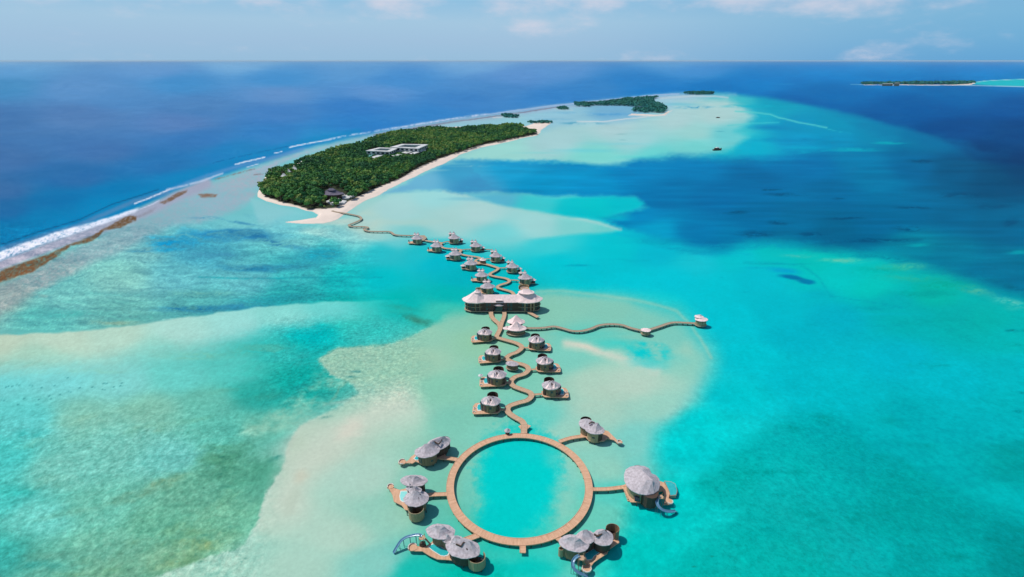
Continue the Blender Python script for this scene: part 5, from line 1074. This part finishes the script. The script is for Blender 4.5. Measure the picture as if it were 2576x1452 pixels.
e = z(960, 270, 6.4); screen(v6, e[0], e[1]-1.6, 3.0, 2.8, 0, 7.0, -10, 190, 'dark_wood_and_shade')
deckpoly(v6, [z(x, y) for x, y in [(780,770),(1000,700),(1500,650),(1750,700),(1900,850),(2060,1010),(2200,1060),(2180,1130),(2080,1120),(1960,1020),(1720,960),(1600,1050),(1100,1050),(1000,950),(930,880),(790,840)]])
deckpoly(v6, ell(*z(2150, 1095), 1.6, 1.25, 0, 14), DZ+.15, .5); bench(v6, *z(2150, 1095), 1.5, 0, 360, DZ+.15)
stilts(v6, f[0], f[1], 3.6, 3, 8); stilts(v6, b_[0], b_[1], 3.2, 3, 6); pile_at(v6, *z(2150, 1095), 1.7)

# ---- small hut on the ring
p = at(1276.5, 1091, DZ); hut = empty('service_hut', (p.x, p.y, 0), 'tiny round hut with pale domed roof beside the top of the ring', 'hut')
body(hut, p.x, p.y, 1.15, 1.1, 0, .6, 3.9, 'dark_wood_and_shade', 10); roof(hut, p.x, p.y, 1.65, 1.6, 0, 4.0, 5.6, 0, n=12, bell=-.3); stilts(hut, p.x, p.y, .8, .8, 4)

# ---- middle villas: one built per hand, then copied
def mid_villa(sg, label, group):
    root = empty('pool_villa', (0, 0, 0), label, 'villa', group)
    X = lambda pts: [(p[0]*sg, p[1]) for p in pts]
    A = lambda a0, a1: (a0, a1) if sg > 0 else (180-a1, 180-a0)
    body(root, 0, 0, 4.5, 4.0, 0, DZ-.5, 7.1, 'wall', 14)
    panel(root, 0, 0, 4.5, 4.0, 0, *A(-58, -40), 3.0, 6.6, 'glass', 'window'); panel(root, 0, 0, 4.5, 4.0, 0, *A(-100, -85), 4.6, 6.0, 'glass', 'window')
    body(root, sg*3.9, .6, 1.9, 2.6, 0, DZ-.3, 6.3, 'glass', 10, 'glass_room')
    body(root, -sg*4.0, -.6, 1.3, 1.9, 0, DZ-.3, 5.4, 'dark_wood_and_shade', 10, 'porch')
    roof(root, -sg*.4, .4, 5.6, 4.5, 0, 7.2, 10.7, .9, bell=-.06)
    roof(root, -sg*1.7, -2.2, 2.5, 2.1, 0, 7.4, 10.2, 0, name='front_roof', n=14, m='pink_roof', bell=0); roof(root, sg*1.5, -1.9, 2.1, 1.9, 0, 7.6, 10.5, 0, name='front_roof', n=12, m='pink_roof', bell=0)
    slot(root, 0, 0, [(-sg*1.9, -.2, 10.1), (-sg*.4, .5, 10.75), (sg*.9, -.1, 10.1)], 0, .38); slot(root, 0, 0, [(-sg*.2, -1.2, 9.9), (-sg*.1, -1.9, 9.3)], 0, .7, 'vent')
    screen(root, -sg*1.2, 5.9, 3.2, 3.1, 0, 7.6, -20, 200, 'dark_wood_and_shade')
    deckpoly(root, X([(-6.0, 1.8), (-5.6, -2.4), (-4, -3.9), (2.4, -4.3), (9.0, -4.6), (10.1, -3.5), (10.1, 2.6), (9.0, 5.2), (7.2, 5.8), (5.2, 4.4), (2, 4.5), (-3, 3.6)]))
    poolpoly(root, X([(5.1, -1.8), (7.2, -1.9), (7.9, 1.0), (7.4, 4.2), (6.3, 4.9), (5.3, 3.6)]), DZ, 'pool', .76)
    bench(root, sg*9.0, -3.2, .9, 0, 180); bench(root, sg*9.0, .4, .8, 0, 360)
    for x, y in ((-4, -3), (0, -3.6), (4, -3.6), (9, -4), (9.4, 2), (6, 4.6), (-3, 3), (2, 4)): pile_at(root, sg*x, y, 1.7)
    return root
def copy_villa(src, loc, label):
    r_ = src.copy(); COL.objects.link(r_); r_.location = loc; r_['label'] = label
    r_.rotation_euler = (0, 0, R(random.uniform(-7, 7))); k_ = random.uniform(0.95, 1.06); r_.scale = (k_, k_, random.uniform(0.94, 1.05))
    for ch in src.children:
        c2 = ch.copy(); COL.objects.link(c2); c2.parent = r_
        for g2 in ch.children:
            d2 = g2.copy(); COL.objects.link(d2); d2.parent = c2
    return r_
GL, GR = 'pool villas along the left of the walkway', 'pool villas along the right of the walkway'
first = mid_villa(-1, 'grey domed pool villa on the left of the winding walkway, nearest the ring', GL)
first.location = (*D2(1233.5, 1029), 0)
for (x, y, lab) in ((1249.4, 961, 'grey domed pool villa left of the walkway, second from the ring'), (1240, 903.2, 'grey domed pool villa left of the walkway beside the boat shaped shelter'), (1219, 851.8, 'grey domed pool villa left of the walkway, nearest the big pink roofed restaurant')):
    copy_villa(first, (*D2(x, y), 0), lab)
first = mid_villa(1, 'grey domed pool villa on the right of the winding walkway, nearest the ring', GR)
first.location = (*D2(1387.4, 989), 0)
for (x, y, lab) in ((1370.7, 926.6, 'grey domed pool villa right of the walkway, middle of the three'), (1349.8, 872.9, 'grey domed pool villa right of the walkway, just below the two coned pavilion')):
    copy_villa(first, (*D2(x, y), 0), lab)

# ---- upper villas
def far_villa(sg, annex, label, group):
    root = empty('reef_villa', (0, 0, 0), label, 'villa', group)
    body(root, 0, 0, 4.9, 4.2, 0, DZ-.5, 6.5, 'wall', 14); body(root, .6, -3.9, 1.5, 1.3, 0, DZ-.5, 6.3, 'pale_wall', 8, 'bay_wall'); body(root, 3.2, -2.6, 1.8, 1.4, 0, DZ-.5, 6.3, 'pale_wall', 8, 'bay_wall')
    panel(root, 0, 0, 4.9, 4.2, 0, -150, -112, 2.4, 6.0, 'glass', 'window')
    roof(root, 0, .2, 6.4, 4.8, 0, 6.6, 10.2, 1.8, n=18, bell=.06)
    x1, x2 = (-3.9, -.4) if sg > 0 else (-2.4, .9)
    for xx in (x1, x2):
        body(root, xx, 2.2, 1.15, 1.0, 0, 6.5, 10.4, 'pale_wall', 8, 'tower'); roof(root, xx, 2.2, 1.9, 1.7, 0, 10.4, 13.3, 0, n=10, name='tower_roof', m='pink_roof', bell=0)
    if annex == 'roof':
        body(root, sg*7.4, 0.6, 1.5, 1.2, 0, DZ-.3, 4.2, 'dark_wood_and_shade', 8, 'annex_wall'); roof(root, sg*7.4, .6, 2.5, 2.0, 0, 4.2, 5.9, .8, n=10, name='annex_roof', m='pink_roof')
        deckpoly(root, [(sg*4, -2.5), (sg*8.6, -2.4), (sg*9.4, 0), (sg*8.6, 2.6), (sg*4, 3)], m='grey_deck')
    else:
        deckpoly(root, [(sg*4, -3.4), (sg*9.2, -3.2), (sg*10.4, -.5), (sg*9.2, 2.6), (sg*6.5, 3.6), (sg*4, 3)]); bench(root, sg*8.4, -.2, 1.5, 0, 360)
        body(root, sg*9.6, 2.2, .5, 1.2, 0, DZ, 3.8, 'dark_wood_and_shade', 8, 'wind_screen')
    deckpoly(root, ell(0, 0, 5.8, 5.0, 0, 16), DZ-.02, .4, 'grey_deck', 'base_deck')
    for x, y in ((-4, -3), (0, -4.2), (4, -3), (sg*8, -2), (sg*8, 2), (-3, 3), (3, 3)): pile_at(root, x, y, 1.6)
    return root
A_ = lambda x, y: (*D2(1005.7+.14733*x, 569.3+.14733*y), 0)
GU = 'small villas on the far stretch of the walkway'
r1 = far_villa(1, 'roof', 'far twin peaked villa nearest behind the right end of the restaurant', GU); r1.location = A_(2140, 960)
for (x, y, lab) in ((1920, 760, 'far twin peaked villa right of the walkway, second up from the restaurant'), (1640, 580, 'far twin peaked villa right of the walkway, just right of the small middle shelter'), (1300, 400, 'far twin peaked villa right of the walkway with a thin deck arm pointing right'), (930, 270, 'furthest right hand twin peaked villa, nearest the big island')):
    cv = copy_villa(r1, A_(x, y), lab)
    if x == 1300: arm_v = cv
l1 = far_villa(-1, 'deck', 'far villa with wooden side deck directly behind the left cone of the restaurant', GU); l1.location = A_(1500, 1115)
for (x, y, lab) in ((1400, 910, 'far villa with curved wooden deck left of the walkway, second up from the restaurant'), (630, 410, 'far villa with orange deck, second on the left from the big island')):
    copy_villa(l1, A_(x, y), lab)
l2 = far_villa(-1, 'roof', 'far villa with a small white side roof, left of the small middle shelter', GU); l2.location = A_(1215, 712)
copy_villa(l2, A_(950, 545), 'far villa with a small white side roof, third on the left from the big island')
l3 = far_villa(-1, 'none', 'furthest left hand villa, where the bare walkway from the island arrives', GU); l3.location = A_(300, 275)

def shelter(name, label, p, rx, ry, rot, zb, ze, za, ridge, wm='wall', rm='roof', bodyk=.8, low=True, cat='pavilion'):
    root = empty(name, (p[0], p[1], 0), label, cat)
    deckpoly(root, ell(p[0], p[1], rx*.98, ry*.98, rot, 18), DZ, .4, 'grey_deck')
    body(root, p[0], p[1], rx*bodyk, ry*bodyk, rot, DZ-.8 if low else DZ, ze-1.1 if low else ze, wm, 14, 'parapet' if low else 'wall')
    for q in ell(p[0], p[1], rx*bodyk*.96, ry*bodyk*.96, rot, 8):
        mb = MB(); rod(mb, (q[0], q[1], -.6), (q[0], q[1], ze+.3), .13, .13, 6); mb.build('post', M['dark_wood_and_shade'], root)
    roof(root, p[0], p[1], rx, ry, rot, ze, za, ridge, rm, 18); return root
c = D2(1209, 953); ps = empty('parasol', (*c, DZ), 'round white parasol on the deck of the second left villa from the ring', 'parasol')
roof(ps, c[0], c[1], 1.5, 1.5, 0, 4.5, 5.6, 0, 'white', 12, 'canopy', bell=-.2); mb = MB(); rod(mb, (*c, DZ), (*c, 5.3), .07); mb.build('pole', M['dark_wood_and_shade'], ps)
p = D2(1288, 925); shelter('boat_shelter', 'boat shaped shelter with pale flat roof in the bend of the walkway', p, 4.3, 2.9, -14, 1, 5.0, 6.3, 1.6)
p = D2(1215, 661); sh = shelter('deck_shelter', 'small shelter with a wooden deck halfway along the far walkway', p, 3.4, 2.8, 0, 1, 5, 7.4, .6, rm='pink_roof')
deckpoly(sh, ell(p[0]-4.5, p[1]-.5, 4.2, 3.4, 0, 14), DZ-.01, .4, 'walk', 'side_deck')
mb = MB(); prism(mb, [D2(*q) for q in [(1049,592.5),(1068,592),(1074,598),(1066,605.5),(1052,604)]], DZ-.4, DZ+.05); o = mb.build('sun_deck', M['grey_deck']); tag(o, 'tan wooden sun deck behind the furthest left villa', 'deck')

# ---- restaurant
z = Z(1119.6, 683.1, .11762)
lc = Vector((*z(660, 600, 9.5), 0)); rc2 = Vector((*z(1735, 592, 9.5), 0)); mid = (lc+rc2)/2
rs_ = empty('restaurant', (mid.x, mid.y, 0), 'long two storey overwater restaurant under a pale pink shingle roof with two cones', 'restaurant')
body(rs_, lc.x, lc.y, 8.6, 5.4, 0, 1.2, 9.4, 'dark_wood_and_shade', 18); body(rs_, rc2.x, rc2.y, 11.2, 6.3, 0, 1.2, 9.4, 'dark_wood_and_shade', 20)  # eave shade put into the dark wall colour, hall wall too
mb = MB(); prism(mb, [(lc.x, lc.y-5), (rc2.x, lc.y-5), (rc2.x, lc.y+5), (lc.x, lc.y+5)], 1.3, 9.3); mb.build('hall_wall', M['dark_wood_and_shade'], rs_)
roof(rs_, lc.x, lc.y, 10.6, 7.1, 0, 9.4, 18.2, .5, 'pink_roof', 26, 'cone_roof', apex=(1.4, 0), bell=.04)
roof(rs_, rc2.x, rc2.y, 13.2, 7.8, 0, 9.6, 16.8, 3.6, 'pink_roof', 28, 'cone_roof', bell=.02)
body(rs_, rc2.x, rc2.y, 4.6, 2.8, 0, 14.6, 15.7, 'dark_wood_and_shade', 14, 'lantern'); roof(rs_, rc2.x, rc2.y, 6.4, 4.4, 0, 15.7, 18.4, 2.4, 'pink_roof', 18, 'lantern_roof')
q = Vector((*z(690, 480, 14.3), 0)); body(rs_, lc.x+1.2, lc.y, 1.9, 1.6, 0, 15.2, 16.2, 'dark_wood_and_shade', 12, 'lantern'); roof(rs_, lc.x+1.2, lc.y, 2.7, 2.4, 0, 16.2, 19.0, .3, 'pink_roof', 14, 'lantern_roof')
mb = MB(); x0, x1 = lc.x+2, rc2.x-2; yf, yb, yc = lc.y-5.7, lc.y+5.7, lc.y
vs = []
for x in (x0, x1):
    for (y, zz) in ((yf, 9.2), (yf, 9.55), (yf+2.8, 11.7), (yc, 13.9), (yb-2.8, 11.7), (yb, 9.55), (yb, 9.2)): vs.append((x, y, zz))
fs = [(k, (k+1) % 7, 7+(k+1) % 7, 7+k) for k in range(7)]+[tuple(range(6, -1, -1)), tuple(range(7, 14))]
mb.add(vs, [f[::-1] for f in fs]); mb.build('gable_roof', M['pink_roof'], rs_)
for k in range(9):
    xx = lc.x+9+k*((rc2.x-11)-(lc.x+10))/8.0
    if abs(k-3.4) > 1.0:
        for (z0_, z1_) in ((2.4, 4.8), (5.8, 8.6)):
            mb = MB(); prism(mb, [(xx-.9, lc.y-5.06), (xx+.9, lc.y-5.06), (xx+.9, lc.y-4.7), (xx-.9, lc.y-4.7)], z0_, z1_); mb.build('window', M['glass'], rs_)
d = Vector((*z(1160, 650, 9.8), 0)); mb = MB(); prism(mb, [(d.x-2.6, d.y-.2), (d.x+2.6, d.y-.2), (d.x+2.6, d.y+4.5), (d.x-2.6, d.y+4.5)], 9.0, 10.9); mb.build('dormer', M['dark_wood_and_shade'], rs_)
mb = MB(); prism(mb, [(d.x-3.1, d.y-.7), (d.x+3.1, d.y-.7), (d.x+2.6, d.y+5.5), (d.x-2.6, d.y+5.5)], 10.92, 11.5, .86); mb.build('dormer_roof', M['pink_roof'], rs_)
d = Vector((*z(1150, 715, 7.0), 0)); roof(rs_, d.x, d.y, 4.1, 2.0, 0, 7.0, 8.2, 1.8, 'pink_roof', 16, 'canopy')
mb = MB(); prism(mb, [(d.x-2.9, d.y-1.2), (d.x+2.9, d.y-1.2), (d.x+2.9, d.y+2.4), (d.x-2.9, d.y+2.4)], DZ, 6.9); mb.build('entrance', M['glass'], rs_)
deckpoly(rs_, [(lc.x-9.4, lc.y+2), (lc.x-9.2, lc.y-3.4), (lc.x-4, lc.y-6.2), (lc.x+6, lc.y-6.2), (rc2.x-8, lc.y-6.0), (rc2.x, rc2.y-7.1), (rc2.x+10, rc2.y-4.4), (rc2.x+11.6, rc2.y), (rc2.x+6, rc2.y+8), (lc.x, lc.y+7.5)], DZ, .5, 'grey_deck')
for i, a in enumerate(range(200, 345, 17)):                       # lower and upper window bays
    for (z0_, z1_) in ((2.4, 4.9), (6.0, 8.6)):
        panel(rs_, lc.x, lc.y, 8.6, 5.4, 0, a, a+9, z0_, z1_, 'glass', 'window'); panel(rs_, rc2.x, rc2.y, 11.2, 6.3, 0, a, a+8, z0_, z1_, 'glass', 'window')
for a in (214, 262, 286, 300):
    panel(rs_, rc2.x, rc2.y, 11.35, 6.45, 0, a, a+5, 2.1, 9.3, 'pale_wall', 'pier', .08); panel(rs_, lc.x, lc.y, 8.75, 5.55, 0, a+4, a+9, 2.1, 9.3, 'wall', 'pier', .08)
panel(rs_, lc.x, lc.y, 9.2, 6.0, 0, 165, 345, 5.2, 5.5, 'grey_deck', 'balcony'); panel(rs_, rc2.x, rc2.y, 11.8, 6.9, 0, 195, 375, 5.2, 5.5, 'grey_deck', 'balcony')
for cc_, rx_, ry_ in ((lc, 7.5, 5.5), (rc2, 10, 6.5)):
    stilts(rs_, cc_.x, cc_.y, rx_, ry_, 12)
a, b = z(1790, 870), z(1990, 975); mb = MB(); ribbon(mb, ribbon_pts([Vector((*a, DZ)), Vector((*b, DZ))], 2), 3.0); bj = mb.build('boat_landing', M['walk'], None); tag(bj, 'short wooden boat landing running out from the right end of the restaurant', 'landing')
for (x, y, r_, lab) in ((720, 400, 2.6, 'small round lookout deck with thatch screens behind the left restaurant cone'), (1690, 350, 4.6, 'wide thatch screened lookout deck behind the right restaurant cone')):
    p = z(x, y, 6.5); root = empty('lookout_deck', (*p, 0), lab, 'deck'); deckpoly(root, ell(*p, r_, r_*.8, 0, 14), 6.0, .4, 'walk'); screen(root, *p, r_*1.02, r_*.82, 0, 8.2, 20, 200, 'thatch', 5.8, 'thatch_screen', False, .4)
    panel(root, *p, r_*.7, r_*.5, 0, 0, 360, 6.02, 6.6, 'cloth', 'seat', 0, 8); body(root, *p, r_*.6, r_*.5, 0, -.6, 5.6, 'dark_wood_and_shade', 10, 'shaft')

# ---- two coned pavilion and jetty
z = Z(1119.6, 683.1, .11762)
u = z(1520, 1075, 5.4); l = z(1530, 1215, 5.0)
tp = empty('cone_pavilion', (*l, 0), 'pale pavilion of two overlapping steep cones at the root of the long jetty', 'pavilion')
body(tp, *u, 4.8, 3.6, 0, 1.5, 5.3, 'dark_wood_and_shade', 14); roof(tp, *u, 6.7, 4.6, 0, 5.4, 11.0, .3, 'pink_roof', 18, bell=.08)
body(tp, *l, 6.0, 4.2, 0, 1.3, 4.9, 'wall', 16); roof(tp, *l, 7.2, 4.6, 0, 5.0, 10.6, .4, 'pink_roof', 20, apex=(-.2, 0), bell=.22)
sl_ = z(1320, 1215, 4.6); roof(tp, *sl_, 3.0, 2.4, 0, 4.6, 6.6, .3, 'pink_roof', 12, 'side_roof'); deckpoly(tp, ell(l[0]-.5, l[1], 7.2, 5.2, 0, 18), DZ-.4, .4, 'grey_deck', 'deck'); panel(tp, *l, 6.0, 4.2, 0, 200, 340, 3.4, 4.7, 'glass', 'window'); stilts(tp, *l, 5.4, 3.8, 9, 1.5)

_lv = [0]
def walkway(name, label, pts, w, mname='walk', pile=4.2, cat='walkway', z=DZ, maxp=96, closed=False, th=.38, pr=.17):
    _lv[0] += 1        # crossing decks sit a centimetre apart
    z = z-0.012*(1+_lv[0] % 6)-(0.06 if name in ('pier', 'gangway') else 0)
    P = ribbon_pts([Vector((*D2(x, y, z), z)) for x, y in pts], 1.6)
    c = P[len(P)//2]; root = empty(name, (c.x, c.y, 0), label, cat)
    mb = MB(); ribbon(mb, P, w, th); mb.build('deck', M[mname], root)
    for s2 in (-1, 1):      # edge beam along each side
        E = []
        for i, p in enumerate(P):
            d = P[min(i+1, len(P)-1)]-P[max(i-1, 0)]; nn = Vector((-d.y, d.x, 0)).normalized(); E.append(p+nn*s2*(w/2-.11)+Vector((0, 0, .13)))
        mb = MB(); ribbon(mb, E, .22, .125); mb.build('kerb', M['rim' if False else mname], root)
    L = 0; last = -pile/2; cnt = 0
    tot = sum((P[i]-P[i-1]).length for i in range(1, len(P))); pile = max(pile, tot*2/maxp)
    for i in range(1, len(P)):
        L += (P[i]-P[i-1]).length
        if L-last > pile and cnt < maxp:
            last = L; d = P[i]-P[i-1]; nn = Vector((-d.y, d.x, 0)).normalized()
            for s2 in (-1, 1): pile_at(root, P[i].x+nn.x*s2*(w/2-.4), P[i].y+nn.y*s2*(w/2-.4), z-.35, pr); cnt += 1
    return root
walkway('walkway', 'winding plank walkway between the ring and the fork before the restaurant', [(1318,1090),(1318,1080),(1319,1072),(1314,1060),(1293,1048),(1278,1036),(1279,1023),(1301,1014),(1326,1007),(1337,996),(1333,987),(1312,979),(1292,971),(1285,960),(1296,948),(1318,941),(1329,931),(1326,922),(1312,916),(1294,912),(1278,905),(1274,900),(1284,892),(1300,886),(1312,876),(1310,869),(1296,862),(1268,854),(1250,848),(1252,840),(1258,828)], 3.4)
walkway('walkway', 'left prong of the forked walkway running up to the restaurant', [(1258,829),(1256,816),(1243,804),(1236,794),(1235,782),(1235,774)], 3.4)
walkway('walkway', 'right prong of the forked walkway running up to the restaurant', [(1259,826),(1262,812),(1267,800),(1269,790),(1268,783)], 3.2)
walkway('walkway', 'zigzag walkway threading between the far villas behind the restaurant', [(1294,742),(1286,734),(1265,728),(1251,723),(1258,717),(1277,711),(1281,705),(1270,700),(1247,696),(1233,692),(1235,687),(1247,681),(1253,675),(1244,671),(1224,665),(1202,661),(1196,655),(1208,650),(1200,646.5),(1182,644),(1165,641),(1155,637),(1160,629),(1153,627.5),(1138,626),(1117,624),(1107,617),(1112,611),(1106,610.5),(1088,608),(1069,605)], 3.0, 'walk')
walkway('walkway', 'bare serpentine walkway from the far villas to the island beach', [(1040,593),(1033,592.5),(1010,592),(992,590),(980,583),(950,582.5),(924,581),(916,576),(926,573),(915,570),(884,569.5),(878,565.5),(892,560),(908,552),(905,545),(892,541),(868,536.5),(845,533),(835,530)], 2.8, 'grey_deck')
walkway('jetty', 'long wavy grey jetty running right from the cone pavilion over the sandbank', [(1321,825.5),(1349,825.5),(1369,824.5),(1393,821.5),(1413,825.5),(1439,832.5),(1464,832.5),(1488,826.5),(1508,818.6),(1534,815.6),(1564,817.6),(1588,825.5),(1612,831),(1624,832),(1635,829),(1659,821.5),(1683,813.5),(1703,811.2),(1749,813.6)], 2.6, 'grey_deck', 3.0, 'jetty')
p = D2(1624, 838); s_ = shelter('jetty_shelter', 'small sand coloured platform shelter part way along the jetty', p, 3.7, 2.9, 0, 1, 4.6, 5.2, 1.6, 'pale_wall', 'pink_roof', .86)
p = D2(1762, 815.5); s_ = shelter('jetty_pavilion', 'pavilion with a square pale roof at the right tip of the jetty', p, 4.7, 3.9, 0, 1, 6.2, 8.0, 1.6, 'pale_wall', 'pink_roof', .84)
q = D2(1757, 803, 8); roof(s_, p[0]-1.4, p[1]+1.6, 3.4, 2.6, 0, 7.6, 9.2, 1.2, 'pink_roof', 12, 'upper_roof')
# the ring
Cx, Cy = 3.5, 181.0
P = [Vector((Cx+32.6*math.cos(2*math.pi*i/220), Cy+32.6*math.sin(2*math.pi*i/220), DZ)) for i in range(220)]
ring = empty('ring_walkway', (Cx, Cy, 0), 'large circular plank walkway enclosing a round turquoise pool of lagoon', 'walkway')
mb = MB(); ribbon(mb, P, 3.6, .40, True); mb.build('deck', M['deck'], ring)
for r_ in (30.92, 34.28):
    E = [Vector((Cx+r_*math.cos(2*math.pi*i/220), Cy+r_*math.sin(2*math.pi*i/220), DZ+.13)) for i in range(220)]; mb = MB(); ribbon(mb, E, .2, .125, True); mb.build('kerb', M['deck'], ring)
for i in range(48):
    t = 2*math.pi*i/48
    for r_ in (31.2, 33.9): pile_at(ring, Cx+r_*math.cos(t), Cy+r_*math.sin(t), 1.6, .18)
for (lab, pts, w) in (('short pier from the ring to the upper left two roofed villa', [(1106,1151),(1128,1153),(1152,1157)], 2.3), ('short pier from the ring to the left villa', [(1080,1245),(1100,1244),(1127,1243)], 2.2), ('short pier from the ring to the lower left slide villa', [(1160,1362),(1182,1354),(1204,1346)], 2.6),
                      ('short pier from the ring to the lower right slide villa', [(1389,1343),(1402,1352),(1414,1361)], 2.4), ('long pier from the ring to the heart roofed villa', [(1487,1231),(1530,1230),(1578,1224)], 2.1), ('slightly bent pier from the ring to the upper right villa', [(1407,1111),(1435,1102),(1474,1096)], 2.3),
                      ('stub landing at the bottom of the ring', [(1314.5,1366),(1315,1378),(1315,1391)], 2.5)):
    walkway('pier', lab, pts, w, 'deck', 3.2, 'pier', th=.36, pr=.15)
mb = MB(); prism(mb, [D2(*q) for q in [(1304,1072),(1311,1068),(1326,1067),(1336,1071),(1330,1076),(1326,1080),(1311,1080)]], DZ-.4, DZ-.11); o = mb.build('viewing_platform', M['deck']); tag(o, 'small winged platform where the winding walkway meets the ring', 'platform')
for (lab, a, b) in (('gangway to the left villa nearest the ring', (1252,1031), (1277,1029)), ('gangway to the left villa second from the ring', (1264,963), (1287,961)), ('gangway to the left villa by the boat shaped shelter', (1258,905), (1274,902)), ('gangway to the left villa nearest the restaurant', (1234,854), (1250,850)),
                    ('gangway to the right villa nearest the ring', (1338,993), (1366,991)), ('gangway to the middle right villa', (1329,930), (1350,929)), ('gangway to the right villa nearest the jetty', (1312,874), (1330,875))):
    walkway('gangway', lab, [a, ((a[0]+b[0])/2, (a[1]+b[1])/2+.2), b], 1.7, 'walk', 3.0, 'gangway', z=DZ-.02, th=.3, pr=.13)
for (lab, a, b) in (('gangway to the twin peaked villa behind the right end of the restaurant', (1281,705), (1305,706)), ('gangway to the second right far villa', (1253,675), (1274,674)), ('gangway to the far villa right of the middle shelter', (1213,653), (1234,651)), ('gangway to the far villa with the deck arm', (1158,629), (1185,627)), ('gangway to the furthest right far villa', (1110,612), (1130,607))):
    walkway('gangway', lab, [a, ((a[0]+b[0])/2, (a[1]+b[1])/2-.6), b], 1.7, 'walk', 3.5, 'gangway', z=DZ-.02, th=.3, pr=.13)
mb = MB(); prism(mb, [(p_[0]+arm_v.location.x, p_[1]+arm_v.location.y) for p_ in ell(12.0, 1.0, 5.0, 1.2, -4, 14)], DZ-.4, DZ); mb.build('deck_arm', M['grey_deck'], arm_v)

# ---- the air: thin humid haze from the water up to just above the drone
def haze(dens):
    S_ = 118000
    vs = [(sx*S_, sy*S_, zz) for zz in (-2.0, 187.0) for sx, sy in ((-1, -1), (1, -1), (1, 1), (-1, 1))]
    me = bpy.data.meshes.new('haze'); me.from_pydata(vs, [], [(3, 2, 1, 0), (4, 5, 6, 7), (0, 1, 5, 4), (1, 2, 6, 5), (2, 3, 7, 6), (3, 0, 4, 7)])
    m = bpy.data.materials.new('humid_air'); m.use_nodes = True; nt = m.node_tree; n = nt.nodes; n.remove(n['Principled BSDF'])
    v = n.new('ShaderNodeVolumePrincipled'); v.inputs['Color'].default_value = (0.76, 0.92, 1.0, 1); v.inputs['Density'].default_value = dens; v.inputs['Anisotropy'].default_value = 0.0
    nt.links.new(v.outputs[0], n['Material Output'].inputs['Volume']); me.materials.append(m)
    o = bpy.data.objects.new('haze', me); COL.objects.link(o); tag(o, 'pale humid sea haze thickening towards the horizon', kind='stuff')
haze(7e-6)
